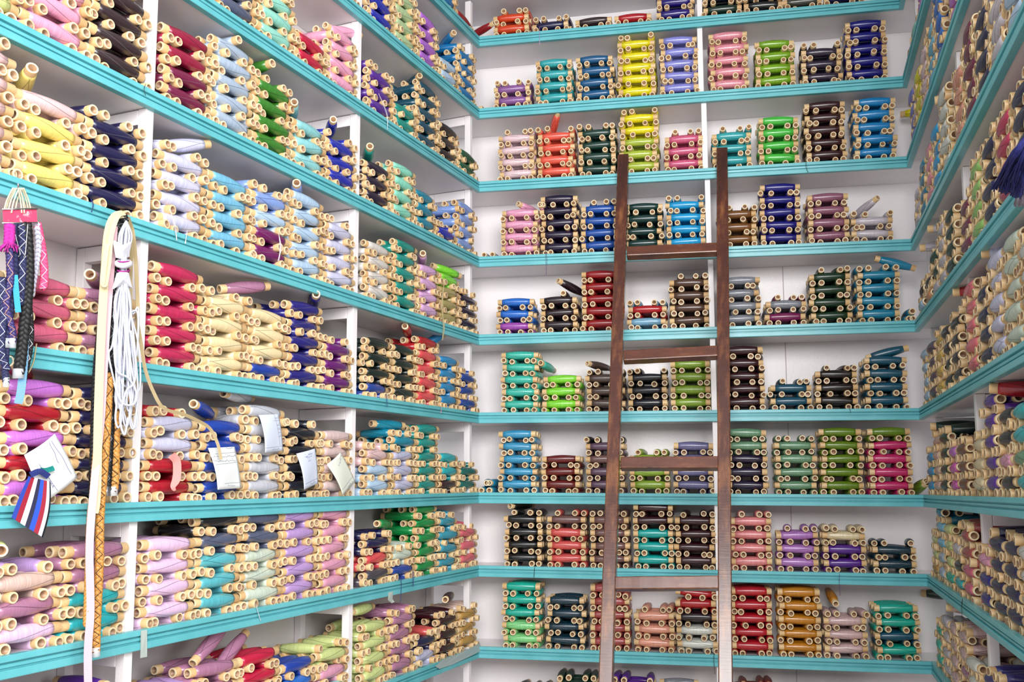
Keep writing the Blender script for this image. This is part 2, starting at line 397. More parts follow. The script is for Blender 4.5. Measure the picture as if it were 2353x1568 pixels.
M_CANE_IN = cane_mat('cane_bore', '#8f6c50', '#ab8763')
M_CANE_END = cane_mat('cane_cut_end', '#dcc79c', '#e9d9b6')

# ------------------------------------------------------------------ spool template (unit: axis z, length 1)
def spool_template(seg, rows):
    """returns dict of arrays: core verts / faces / mats, winding verts / faces / uvs; lengths are in units of L, radii in units of R"""
    th = [2 * math.pi * i / seg for i in range(seg)]
    cv, cf, cm = [], [], []
    rings = [(-.32, .40), (-.5, .43), (-.5, .60), (-.493, .625), (.493, .625), (.5, .60), (.5, .43), (.32, .40)]
    for z, r in rings:
        for a in th: cv.append((r * math.cos(a), r * math.sin(a), z))
    for j in range(7):
        for i in range(seg):
            cf.append((j * seg + i, j * seg + (i + 1) % seg, (j + 1) * seg + (i + 1) % seg, (j + 1) * seg + i)); cm.append((1, 2, 2, 0, 2, 2, 1)[j])
    cf.append(tuple(range(seg))[::-1]); cm.append(1); cf.append(tuple(7 * seg + i for i in range(seg))); cm.append(1)
    wv, wf, wu = [], [], []
    prof = []
    for j in range(rows + 1):
        u = j / rows; x = abs(2 * u - 1)
        r = 0.66 + 0.30 * (1 - x ** 1.7)
        if j in (0, rows): r = 0.60
        prof.append(((u - 0.5) * 0.80, r))
    prof = [(-0.382, 0.58), (-0.380, 0.67)] + [((j / rows - 0.5) * 0.75, 0.67 + 0.25 * (1 - abs(2 * j / rows - 1) ** 1.9)) for j in range(1, rows)] + [(0.380, 0.67), (0.382, 0.58)]
    n = len(prof)
    for z, r in prof:
        for a in th: wv.append((r * math.cos(a), r * math.sin(a), z))
    for j in range(n - 1):
        for i in range(seg):
            wf.append((j * seg + i, j * seg + (i + 1) % seg, (j + 1) * seg + (i + 1) % seg, (j + 1) * seg + i))
            u0, u1 = prof[j][0] + .5, prof[j + 1][0] + .5; v0, v1 = i / seg, (i + 1) / seg
            wu.append(((u0, v0), (u0, v1), (u1, v1), (u1, v0)))
    return cv, cf, cm, wv, wf, wu
TPL_LO = spool_template(14, 7)
TPL_HI = spool_template(24, 14)

SPOOLS = []   # dict(c, a, L, R, col, meta)
RT = 0.0222   # winding radius unit; tube radius = .61*RT = .013
def add_spool(c, a, L, col, meta, R=None):
    SPOOLS.append(dict(c=Vector(c), a=Vector(a).normalized(), L=L, R=(R or RT) * nr.uniform(.95, 1.06) * {'R': 1.10, 'L': 1.03, 'B': .99}[meta['w']], col=col, meta=meta, tw=nr.uniform(0, 2 * math.pi)))
PITCHV = 0.0300
LEN = {'L': 0.198, 'B': 0.181, 'R': 0.19}
JW = {'L': 2.2, 'B': 1.4, 'R': 2.0}
def stack(w, k, t, n, cols, idx, top='B', loose=0):
    """n half layers: even ones point out of the shelf, odd ones lie along it"""
    o, d, nn = WALL[w]; dv = Vector((d[0], d[1], 0)); nv = Vector((nn[0], nn[1], 0))
    JIT = JW[w]; L = LEN[w]; zb = shelf_z(w, k, t) + TOP + .0142
    slope = (shelf_z(w, k, 1.0) - shelf_z(w, k, 0.0))
    if isinstance(cols, str): cols = [cols]
    dA = LEN['B'] * 0.98
    for h in range(n):
        z = zb + h * PITCHV
        ci = cols[min(h // 2, len(cols) - 1)]
        meta = dict(w=w, k=k, st=idx, h=h)
        if h % 2 == 0:
            spots = [-0.5 * L + .014, -0.5 * L + .052, 0.5 * L - .052, 0.5 * L - .014]
            if h == n - 1 and n > 1:
                m = nr.randint(0, 3)
                if m == 1: spots = spots[:2] + spots[3:]
                elif m == 2: spots = spots[1:]
            for q, s in enumerate(spots):
                ang = nr.normal(0, .035) * JIT; dz = nr.normal(0, .012) * JIT
                a = nv * math.cos(ang) + dv * math.sin(ang) + Vector((0, 0, dz))
                e = (-.012 if w != 'R' else -.015) - dA / 2 + nr.normal(0, .0035) + (nr.rand() < .12) * nr.uniform(-.012, .006)
                p = Wp(w, t + s + nr.normal(0, .0022), e, z + nr.normal(0, .0008))
                p.z += slope * s
                cc = ci
                if nr.rand() < .015: cc = CK[nr.randint(len(CK))] if False else ci
                add_spool(p, a, dA, cc, dict(meta, q=q, kind='A'), R=RT * 0.97)
        else:
            for q, e in enumerate((-.034, -.086, -.165) if w != 'R' else (-.030, -.074, -.165)):
                ang = nr.normal(0, .012) * JIT; dz = nr.normal(0, .010) * JIT
                a = dv * math.cos(ang) + nv * math.sin(ang) + Vector((0, 0, dz + slope))
                p = Wp(w, t + nr.normal(0, .003), e + nr.normal(0, .002), z)
                add_spool(p, a, L, ci, dict(meta, q=q, kind='B'))
def relax(items, L, lo, hi):
    """items: [t, ...] sorted ascending; keep them at least L apart inside [lo, hi] where that is possible"""
    ts = [it[0] for it in items]; g = L + .004
    for _ in range(200):
        for i in range(len(ts) - 1):
            dlt = g - (ts[i + 1] - ts[i])
            if dlt > 0: ts[i] -= dlt / 2; ts[i + 1] += dlt / 2
        if ts:
            ts[0] = max(ts[0], lo + L / 2); ts[-1] = min(ts[-1], hi - L / 2) if hi - lo > L * len(ts) else ts[-1]
    return ts

# back wall: (px, half layers, colours)
ROWS_B = {
 1: [(1175, 5, 'ora'), (1268, 3, 'nav'), (1362, 2, 'cbr'), (1455, 2, 'red'), (1552, 5, 'ind'), (1658, 4, ['dgr', 'bnv']), (1752, 4, 'blk'), (1845, 3, 'olg'), (1935, 2, 'nav')],
 2: [(1177, 5, 'mau'), (1273, 8, 'tur'), (1367, 8, 'dbl'), (1462, 11, 'yel'), (1560, 10, 'per'), (1674, 10, 'pnk'), (1781, 8, 'lim'), (1887, 7, 'slp'), (1992, 10, 'nvb')],
 3: [(1187, 9, 'ppk'), (1277, 9, 'cor'), (1372, 9, 'bgr'), (1469, 11, ['olv', 'olv', 'olv', 'yel', 'yel', 'yel']), (1570, 7, 'ros'), (1681, 7, 'tur'), (1789, 8, 'grn'), (1897, 10, 'mrn'), (2011, 10, 'azu')],
 4: [(1194, 8, 'lpk'), (1285, 10, 'dpu'), (1377, 9, 'roy'), (1479, 8, 'dte'), (1576, 9, 'cya'), (1694, 7, 'brz'), (1793, 10, 'nvb'), (1903, 8, 'mve'), (2003, 5, 'slv')],
 5: [(1184, 6, ['vio', 'blu', 'blu']), (1284, 6, 'plu'), (1380, 10, 'crm'), (1487, 5, ['stl', 'red', 'stl']), (1584, 9, 'brn'), (1700, 8, 'gry'), (1804, 5, ['mag', 'gry', 'mag']), (1909, 9, 'fgr'), (2018, 9, 'skb')],
 6: [(1195, 10, 'mnt'), (1291, 6, 'lmg'), (1390, 7, 'tau'), (1489, 7, 'bnv'), (1592, 10, 'ogr'), (1710, 10, 'dmr'), (1816, 5, 'dtb'), (1924, 7, 'bkb'), (2036, 8, 'dtb')],
 7: [(1190, 10, 'sky'), (1290, 6, 'drd'), (1391, 9, ['grm', 'grm', 'mbr', 'grm', 'cho']), (1492, 7, 'ogr'), (1596, 8, 'lvg'), (1717, 10, ['dpu', 'dpu', 'dpu', 'sag', 'sag']), (1829, 9, 'sag'), (1935, 10, 'dol'), (2046, 10, ['mgp', 'mgp', 'mgp', 'mgp', 'dol'])],
 8: [(1203, 9, 'blk'), (1302, 9, ['sal', 'sal', 'sal', 'mbr', 'sal']), (1400, 9, 'mbr'), (1503, 10, ['tea', 'tea', 'tea', 'dmr', 'dmr']), (1607, 9, 'dmr'), (1726, 9, 'spk'), (1833, 7, 'lil'), (1940, 7, ['vlt', 'vlt', 'cre', 'cre']), (2054, 5, 'nte')],
 9: [(1198, 10, ['lgr', 'lgr', 'gtl', 'gtl', 'gtl']), (1300, 8, 'nte'), (1402, 10, 'drs'), (1504, 7, 'pea'), (1610, 9, ['wht', 'wht', 'plu', 'red', 'red']), (1727, 10, 'crs'), (1838, 10, 'amb'), (1944, 7, 'pmv'), (2062, 8, ['gtl', 'dtb', 'gtl', 'gtl'])],
 10: [(1215, 7, 'blk'), (1325, 9, 'dgr'), (1455, 9, 'vlt'), (1560, 8, 'gry'), (1730, 9, 'rst'), (1850, 8, 'nav'), (1960, 8, 'dbr')],
}
ROWS_L = {
 1: [(1055, 2, 'crm'), (1020, 4, 'cer'), (985, 5, 'cer')],
 2: [(1063, 9, 'cer'), (1024, 4, 'ice'), (982, 8, 'orc'), (930, 9, 'psg'), (872, 10, 'ult'), (800, 8, 'cer')],
 3: [(1067, 4, 'dpg'), (1025, 6, 'brb'), (978, 10, 'dtl'), (930, 5, 'tgr'), (870, 7, 'vil'), (785, 8, 'hpk'), (722, 4, 'crr'), (640, 8, 'aqm'), (545, 8, 'slt')],
 4: [(1058, 8, 'pwb'), (1017, 3, 'ult'), (976, 6, 'cyt'), (928, 8, 'mit'), (870, 6, 'aub'), (788, 7, 'ult'), (716, 6, 'paq'), (638, 9, 'grs'), (540, 10, 'slb'), (425, 8, ['wne', 'wne', 'lwi', 'lwi']), (290, 9, 'cbr'), (140, 9, 'hpk'), (-20, 8, 'plg')],
 5: [(1072, 7, 'aub'), (1030, 8, ['kha', 'kha', 'kha', 'lmg']), (983, 8, 'opk'), (928, 10, 'tgr'), (866, 8, 'pea2'), (790, 9, 'lav'), (716, 10, 'ice'), (635, 9, ['plm', 'plm', 'ice', 'pwb']), (535, 8, 'skl'), (415, 9, 'lav'), (270, 9, 'dnv'), (120, 8, ['lem', 'lem', 'lem', 'shp']), (-30, 11, 'shp')],
 6: [(1070, 7, 'rbl'), (1027, 8, 'azr'), (978, 10, ['cor2', 'cor2', 'cor2', 'cor2', 'red']), (924, 8, 'bgn'), (863, 8, ['rbl', 'bgn', 'bgn', 'bgn']), (785, 7, 'pur'), (710, 10, 'idg'), (620, 8, ['cob', 'but', 'but', 'but']), (528, 9, 'but'), (402, 10, 'rsp'), (268, 6, 'pmk'), (115, 6, 'dro'), (-40, 6, 'dro')],
 7: [(1077, 5, 'pla'), (1028, 6, ['dmr', 'trq', 'trq']), (975, 10, 'tgl'), (923, 9, ['sly', 'sly', 'sly', 'cyt', 'cyt']), (865, 7, ['ice', 'ice', 'shp', 'shp']), (775, 8, 'pbg'), (694, 9, 'blc'), (604, 10, 'slg'), (505, 8, 'cob'), (388, 9, ['rby', 'rby', 'lav', 'lav', 'rby']), (235, 10, 'dnv'), (85, 10, ['orl', 'rby', 'orl', 'rby', 'orl'])],
 8: [(1076, 7, 'smn'), (1030, 9, 'tbl'), (976, 10, 'kgr'), (922, 5, ['rbl', 'psi', 'psi']), (862, 7, ['gph', 'cor2', 'nav', 'nav']), (768, 10, 'cnp'), (690, 10, 'llc'), (600, 10, ['psi', 'psi', 'psi', 'slt', 'slt']), (500, 10, ['aqu', 'aqu', 'aqu', 'slt', 'cho']), (380, 8, 'lpl'), (240, 8, ['trq', 'trq', 'pmk', 'pmk']), (75, 7, ['lpl', 'pmk', 'chp', 'llc'])],
 9: [(1073, 7, ['gld', 'gld', 'gld', 'chp']), (1028, 7, 'dmr'), (975, 5, ['sly', 'nav', 'sal']), (918, 9, 'pmk'), (855, 8, 'plg'), (775, 7, ['paq', 'cnp', 'plg', 'plg']), (695, 6, ['cob', 'blu', 'cob']), (590, 8, ['plu', 'plu', 'crr', 'crr']), (490, 8, ['pmk']), (375, 7, 'llc'), (250, 9, 'vil'), (90, 9, 'pvi')],
 10: [(1072, 7, 'ind'), (1028, 5, 'dmr'), (975, 4, 'nav')],
}
# right wall: colours from the back corner outward, one stack each
ROWS_R = {
 1: ['tur', 'orc', 'orc', 'ice'],
 2: [(3, 'asp'), (3, 'aqm'), (5, 'orl'), (8, 'orl'), (8, 'per'), (8, 'ice')],
 3: [(8, 'per'), (8, 'yel'), (9, 'ppk'), (9, 'skl'), (10, 'blu'), (10, 'orl'), (9, 'orl'), (8, 'psg')],
 4: [(6, 'slv'), (8, 'skb'), (8, 'pnk'), (8, 'cya'), (10, 'wht'), (9, 'pea'), (10, 'wne'), (9, 'dnv'), (9, 'slv'), (8, 'ice'), (8, 'ice')],
 5: [(5, ['ice', 'mrn', 'mrn']), (5, ['asp', 'mrn', 'dgr']), (7, ['slv', 'dgr', 'bgr']), (9, ['slv', 'slv', 'slv', 'slv', 'pmv']), (8, 'dgr'), (7, 'wne'), (9, 'lgn'), (9, 'dnv'), (9, 'rsp'), (9, 'dnv'), (9, 'dnv')],
 6: [(8, 'ice'), (8, 'grm'), (9, 'gdy'), (8, ['bgn', 'bgn', 'plu', 'plu']), (9, 'plu'), (10, 'smn'), (9, 'dnv'), (10, 'lav'), (10, 'psi'), (9, 'wht'), (8, 'dnv')],
 7: [(7, 'cya'), (9, 'chp'), (9, 'dgr'), (7, ['hot', 'hot', 'orl']), (7, 'bwn'), (7, 'cre'), (10, 'vil'), (8, ['cho', 'cnp', 'cho']), (8, ['trq', 'sag', 'trq']), (8, 'dro'), (8, 'dro')],
 8: [(7, ['gld', 'plg', 'plg']), (10, ['slb', 'slb', 'skl', 'skl', 'skb']), (8, ['gtl', 'plg', 'plg']), (7, ['trq', 'cho', 'slv']), (9, ['dro', 'dro', 'drs', 'drs']), (7, ['idg', 'idg', 'lpk']), (9, 'dnv'), (9, 'dnv'), (8, 'wht'), (8, 'slv')],
 9: [(7, ['mnt', 'mnt', 'mnt', 'dgr']), (8, 'slv'), (8, 'pmv'), (9, ['pmk', 'pmk', 'pmv']), (6, 'wht'), (7, 'idg'), (6, 'gld'), (6, 'dbr'), (6, 'brz')],
 10: [(8, 'slv'), (8, 'cho'), (8, 'chp'), (8, 'pmk')],
}
STK = {}
for w, rows in (('B', ROWS_B), ('L', ROWS_L)):
    for k, lst in rows.items():
        it = sorted([(t_of(w, px, k), px, n, c) for px, n, c in lst])
        if w == 'B':
            td = t_of('B', [0, 1607, 1610, 1619.5, 1628, 1635, 1640, 1646, 1650, 1654, 1656][k], k)
            bays = [(-.02, td - .012), (td + .013, 2.02)]
        else:
            bays = [(-.02, 1.048), (1.080, 2.110), (2.142, 3.2)]
        ns = 0
        for lo, hi in bays:
            grp = [x for x in it if lo <= x[0] < hi + .02]
            ts = relax(grp, LEN[w], lo, hi)
            order = list(range(len(grp)))
            for i in order: STK[(w, k, grp[i][1])] = (ts[i], grp[i][2], grp[i][3])
for (w, k, px), (t, n, c) in list(STK.items()):
    pos = sorted([q[2] for q in STK if q[0] == w and q[1] == k])
    stack(w, k, t, n, c, pos.index(px) + 1)
for k, lst in ROWS_R.items():
    t = .155
    for i, it in enumerate(lst):
        n, c = it if isinstance(it, tuple) else (3, it)
        if 1.10 - .1 < t < 1.232: t = max(t, 1.232) if t > 1.02 else t
        stack('R', k, t, n, c, i + 1); t += .1945
# loose spools lying askew on the stacks: wall, row, px, half-layer height, direction (along, out, up), colour
LOOSE = [
 ('B', 3, 1272, 9.2, (.35, .9, .45), 'cor'), ('B', 4, 1215, 8, (-.45, .8, .1), 'lpk'), ('B', 4, 1250, 8, (-.1, 1, .0), 'lpk'),
 ('B', 4, 1118, 0, (.0, 1, 0), 'gry'), ('B', 4, 1137, 0, (.0, 1, 0), 'gry'), ('B', 5, 1312, 7.2, (-.6, .7, .25), 'plu'), ('B', 5, 1298, 6, (0, 1, 0), 'plu'),
 ('B', 6, 2040, 8.05, (1, .1, .22), 'dtb'), ('B', 5, 2058, 8.6, (1, -.1, -.3), 'skb'), ('B', 5, 2080, 0, (.1, 1, 0), 'skb'), ('B', 5, 2098, 0, (-.1, 1, 0), 'skb'), ('B', 5, 2092, 1.1, (0, 1, 0), 'skb'),
 ('B', 6, 1375, 7.2, (-.5, .8, .05), 'tau'), ('B', 6, 1255, 7.2, (-.2, 1, .1), 'mnt'), ('B', 7, 1112, 0, (0, 1, 0), 'skb'), ('B', 7, 1130, 0, (0, 1, 0), 'skb'),
 ('B', 7, 1118, 1.2, (.15, 1, 0), 'skb'), ('B', 7, 1136, 1.2, (-.15, 1, 0), 'skb'), ('B', 9, 1600, 8.4, (1, 0, -.08), 'red'), ('B', 9, 1915, 8.0, (0.05, .9, -.2), 'amb'), ('B', 8, 1195, 9.1, (-.4, .85, 0), 'blk'),
 ('B', 7, 2112, 0, (.3, .9, .35), 'dol'), ('B', 7, 2118, .9, (.1, .95, .2), 'dol'), ('B', 4, 1990, 5.3, (.55, .8, .3), 'slv'), ('B', 1, 1105, 1.6, (.8, .45, .1), 'crm'),
 ('L', 5, 415, 9.0, (-.9, .35, .30), 'lav'), ('L', 4, 520, 10.0, (.1, 1, .0), 'slb'), ('L', 4, 760, 7.6, (.75, .62, 0), 'ult'), ('L', 4, 672, 6.8, (.75, .62, 0), 'paq'),
 ('L', 3, 790, 8.6, (-.95, .2, .25), 'hpk'), ('L', 3, 962, 10.2, (.6, .75, 0), 'dtl'), ('L', 2, 1040, 9.2, (.6, .75, .05), 'cer'),
 ('L', 5, 70, 8.4, (.4, .85, .2), 'lem'), ('L', 4, 845, 6.8, (.8, .6, .08), 'tgr'), ('L', 5, 680, 10.2, (.8, .6, 0), 'pwb'),
 ('L', 6, 720, 10.4, (.72, .62, .1), 'idg'), ('L', 6, 560, 9.6, (-.9, .3, .2), 'pmk'), ('L', 6, 935, 10.2, (.9, .4, .05), 'red'), ('L', 6, 1000, 9.2, (-.6, .6, .5), 'azr'),
 ('L', 7, 465, 8.6, (.9, .4, .12), 'cob'), ('L', 7, 545, 10.6, (.95, .2, .0), 'slg'), ('L', 7, 890, 9.2, (-.95, .25, 0), 'cyt'), ('L', 7, 40, 10.4, (.8, .6, .1), 'rby'),
 ('L', 8, 930, 10.3, (.9, .35, .15), 'kgr'), ('L', 8, 880, 7.2, (.95, .25, .05), 'kgr'), ('L', 8, 10, 7.6, (.5, .85, .0), 'plg'), ('L', 9, 480, 8.8, (.95, .12, -.5), 'pmk'), ('L', 9, 530, 7.6, (.95, .12, -.5), 'pmk'),
 ('L', 9, 830, 9.2, (.98, .1, 0), 'plg'), ('L', 9, 1030, 8.0, (.9, .3, 0), 'dmr'), ('L', 5, 1025, 8.6, (-.9, .3, -.1), 'lmg'), ('L', 6, 220, 6.6, (.8, .6, .0), 'pmk'),
 ('L', 4, 600, 9.8, (.15, 1, .0), 'grs'), ('L', 2, 1085, .2, (-.1, 1, 0), 'ice'), ('L', 5, 970, 8.8, (.85, .5, .05), 'opk'),
 ('R', 3, 2100, 8.7, (-.2, 1, 0), 'yel'), ('R', 5, 2150, 8.6, (-.3, 1, 0), 'slv'), ('R', 5, 2170, 9.2, (-.3, 1, 0), 'slv'), ('R', 4, 2190, 9.8, (-.2, 1, 0), 'ppk'), ('R', 2, 2068, 4.0, (-.2, 1, 0), 'tur'),
 ('R', 6, 2235, 10.2, (-.3, 1, 0), 'red'), ('R', 6, 2310, 10.4, (-.3, 1, .05), 'lav'), ('R', 7, 2330, 9.6, (-.3, 1, .1), 'crs'), ('R', 7, 2175, 9.0, (-.1, 1, 0), 'dgr'), ('R', 8, 2245, 7.6, (-.5, .9, .1), 'shp'), ('R', 9, 2150, 8.4, (-.2, 1, 0), 'dgr'), ('R', 9, 2215, 9.4, (-.3, 1, 0), 'chp'),
]
for i, (w, k, px, h, (da, do, dz), c) in enumerate(LOOSE):
    o, d, nn = WALL[w]
    t = t_of(w, px, k, -.06, dz=h * PITCHV)
    a = Vector((d[0], d[1], 0)) * da + Vector((nn[0], nn[1], 0)) * do + Vector((0, 0, dz)); a.normalize()
    e = -.06 if abs(da) > .6 else -.095
    p = Wp(w, t, e, shelf_z(w, k, t) + TOP + .014 + h * PITCHV + abs(a.z) * .03)
    add_spool(p, a, .185, c, dict(w=w, k=k, st=0, h=h, q=i, kind='X'))

# ---- which 300 show largest: a coarse depth buffer of sample points
NS = len(SPOOLS)
C = np.array([s['c'][:] for s in SPOOLS]); A = np.array([s['a'][:] for s in SPOOLS]); LL = np.array([s['L'] for s in SPOOLS]); RR = np.array([s['R'] for s in SPOOLS])
tmp = np.where(np.abs(A[:, 2:3]) > .9, np.array([[1., 0, 0]]), np.array([[0, 0, 1.]]))
U = np.cross(A, tmp); U /= np.linalg.norm(U, axis=1, keepdims=True); V = np.cross(A, U)
best_d = np.full(588 * 392, 1e9); best_i = np.full(588 * 392, -1)
for ui in np.linspace(-.5, .5, 33):
    rr = RR * (0.61 if abs(ui) > .4 else .67 + .3 * (1 - abs(ui / .4) ** 1.6))
    for rad_f in ((1.0,) if abs(ui) < .5 else (1.0, .7, .45, .15)):
        for th in np.linspace(0, 2 * math.pi, 16, endpoint=False):
            P = C + A * (ui * LL)[:, None] + (U * math.cos(th) + V * math.sin(th)) * (rr * rad_f)[:, None]
            X, Y, Z = P[:, 0] - CAMX, P[:, 1] - CAMY, P[:, 2] - CAMZ
            c, s = math.cos(YAW), math.sin(YAW); x = c * X - s * Y; d = s * X + c * Y
            c, s = math.cos(PITCH), math.sin(PITCH); d2 = c * d + s * Z; z2 = -s * d + c * Z
            px = ((PX0 + F_PX * x / d2) / 4).astype(int); py = ((PY0 - F_PX * z2 / d2) / 4).astype(int)
            ok = (px >= 0) & (px < 588) & (py >= 0) & (py < 392) & (d2 > .3)
            idx = py[ok] * 588 + px[ok]; dd = d2[ok]; ii = np.nonzero(ok)[0]
            order = np.argsort(-dd); idx, dd, ii = idx[order], dd[order], ii[order]
            closer = dd < best_d[idx]; idx, dd, ii = idx[closer], dd[closer], ii[closer]
            best_d[idx] = dd; best_i[idx] = ii
cnt = np.bincount(best_i[best_i >= 0], minlength=NS)
rank = np.argsort(-cnt, kind='stable')
BIG = sorted(int(i) for i in rank[:300])
bigset = set(BIG)

def frame_of(s):
    z = s['a']; x = z.orthogonal().normalized(); x = (Matrix.Rotation(s['tw'], 3, z) @ x); y = z.cross(x)
    return Matrix((x, y, z)).transposed()
# individuals
def tpl_mesh(tpl, key):
    cv, cf, cm, wv, wf, wu = tpl
    core = bpy.data.meshes.new('tube'); core.from_pydata([(x * RT, y * RT, z * .19) for x, y, z in cv], [], cf)
    for m in (M_CANE, M_CANE_IN, M_CANE_END): core.materials.append(m)
    core.polygons.foreach_set('material_index', cm); core.polygons.foreach_set('use_smooth', [q != 2 for q in cm]); core.update()
    return core
CORE_ME = tpl_mesh(TPL_HI, None)
cv, cf, cm, wv, wf, wu = TPL_HI
WIND_ME = {}
def wind_mesh(key):
    if key not in WIND_ME:
        me = bpy.data.meshes.new('thread_winding'); me.from_pydata([(x * RT, y * RT, z * .19) for x, y, z in wv], [], wf)
        l = me.uv_layers.new(name='UVMap'); l.data.foreach_set('uv', np.array(wu, dtype=np.float32).ravel())
        me.polygons.foreach_set('use_smooth', [True] * len(wf)); me.materials.append(tmat(key)); me.update()
        WIND_ME[key] = me
    return WIND_ME[key]
QN = {0: 'first', 1: 'second', 2: 'third', 3: 'fourth'}
WORDN = {1: 'one', 2: 'two', 3: 'three', 4: 'four', 5: 'five', 6: 'six', 7: 'seven', 8: 'eight', 9: 'nine', 10: 'ten', 11: 'eleven', 12: 'twelve', 13: 'thirteen'}
def near_stack(s):
    m = s['meta']; px = project(s['c'])[0]; best = (1e9, 1)
    for q in SPOOLS:
        n_ = q['meta']
        if n_['w'] == m['w'] and n_['k'] == m['k'] and n_['kind'] == 'B' and n_['q'] == 0:
            best = min(best, (abs(project(q['c'])[0] - px), n_['st']))
    return best[1]
def spool_label(s):
    m = s['meta']; nm = TC[s['col']][0]; wn = {'L': 'left', 'B': 'back', 'R': 'right'}[m['w']]
    sh = 'shelf %s %s' % (WORDN[m['k']], wn)
    if m['kind'] == 'X':
        return '%s spool askew over stack %s from left, %s %s shelf' % (nm, WORDN[near_stack(s)], ORD[m['k']], wn)
    lay = WORDN[m['h'] + 1]
    q = m['q']
    if m['kind'] == 'A':
        if m['w'] == 'L': q = 3 - q        # picture order, left to right
        return '%s spool end-on, %s in layer %s, stack %s from left, %s %s shelf' % (nm, QN[q], lay, WORDN[m['st']], ORD[m['k']], wn)
    dep = ('front', 'middle', 'rear')[q]
    return '%s spool along %s of layer %s, stack %s from left, %s %s shelf' % (nm, dep, lay, WORDN[m['st']], ORD[m['k']], wn)
LBL = {}
for i in BIG: LBL.setdefault(spool_label(SPOOLS[i]), []).append(i)
FIN = {}
for lb, ids in LBL.items():
    ids.sort(key=lambda i: project(SPOOLS[i]['c'])[0])
    for q, i in enumerate(ids): FIN[i] = lb if len(ids) == 1 else '%s, %s one' % (lb, 'left' if q == 0 else 'right')
for i in BIG:
    s = SPOOLS[i]
    o = bpy.data.objects.new('thread_spool', None); o.empty_display_size = .02; COL.objects.link(o)
    M = Matrix.Translation(s['c']) @ frame_of(s).to_4x4() @ Matrix.Diagonal((s['R'] / RT, s['R'] / RT, s['L'] / .19, 1))
    o.matrix_world = M
    for nm, me in (('tube', CORE_ME), ('thread_winding', wind_mesh(s['col']))):
        c = bpy.data.objects.new(nm, me); COL.objects.link(c); c.parent = o
    lb = FIN[i]
    tag(o, lb, 'spool', 'thread spools stacked on the %s shelves' % {'L': 'left', 'B': 'back', 'R': 'right'}[s['meta']['w']])
# all the others as one mesh
cv, cf, cm, wv, wf, wu = TPL_LO
rest = [i for i in range(NS) if i not in bigset]
keys = sorted({SPOOLS[i]['col'] for i in rest}); kidx = {k_: i + 3 for i, k_ in enumerate(keys)}
av = np.array(cv + wv); nc = len(cv)
quads = [list(f) for f in cf if len(f) == 4]; qm = [m_ for f, m_ in zip(cf, cm) if len(f) == 4]
ngon = [list(f) for f in cf if len(f) != 4]
quads += [[a + nc for a in f] for f in wf]
nq, nw, seg = len(quads), len(wf), 14
loops = np.array([a for f in quads for a in f] + [a for f in ngon for a in f])
ltot = np.array([4] * nq + [seg] * len(ngon)); lst_ = np.concatenate([[0], np.cumsum(ltot)[:-1]])
uvt = np.zeros((len(loops), 2), dtype=np.float32); uvt[(nq - nw) * 4:nq * 4] = np.array(wu, dtype=np.float32).reshape(-1, 2)
mi = np.array(qm + [-1] * nw + [1] * len(ngon))
sm = np.array([q != 2 for q in qm] + [True] * nw + [False] * len(ngon))
NV, NLp, NF = len(av), len(loops), nq + len(ngon); NRest = len(rest)
VV = np.empty((NRest, NV, 3), dtype=np.float32); MI = np.empty((NRest, NF), dtype=np.int32)
for j, i in enumerate(rest):
    s = SPOOLS[i]; Fm = np.array(frame_of(s)); sc = av * np.array([s['R'], s['R'], s['L']])
    VV[j] = sc @ Fm.T + np.array(s['c'][:]); MI[j] = np.where(mi < 0, kidx[s['col']], mi)
me = bpy.data.meshes.new('thread_spools')
me.vertices.add(NRest * NV); me.vertices.foreach_set('co', VV.ravel())
me.loops.add(NRest * NLp); me.loops.foreach_set('vertex_index', (loops[None, :] + (np.arange(NRest) * NV)[:, None]).ravel().astype(np.int32))
me.polygons.add(NRest * NF)
me.polygons.foreach_set('loop_start', (lst_[None, :] + (np.arange(NRest) * NLp)[:, None]).ravel().astype(np.int32))
me.polygons.foreach_set('loop_total', np.tile(ltot, NRest).astype(np.int32))
me.polygons.foreach_set('material_index', MI.ravel()); me.polygons.foreach_set('use_smooth', np.tile(sm, NRest))
l = me.uv_layers.new(name='UVMap'); l.data.foreach_set('uv', np.tile(uvt.ravel(), NRest))
for m in (M_CANE, M_CANE_IN, M_CANE_END): me.materials.append(m)
for k_ in keys: me.materials.append(tmat(k_))
me.update(calc_edges=True); me.validate()
o = bpy.data.objects.new('thread_spools', me); COL.objects.link(o)
tag(o, 'the many smaller silk thread spools stacked crosswise on all three walls of shelves', 'spools', kind='stuff')
print('SPOOLS', NS, 'smallest individual px', cnt[rank[299]], 'largest', cnt[rank[0]])

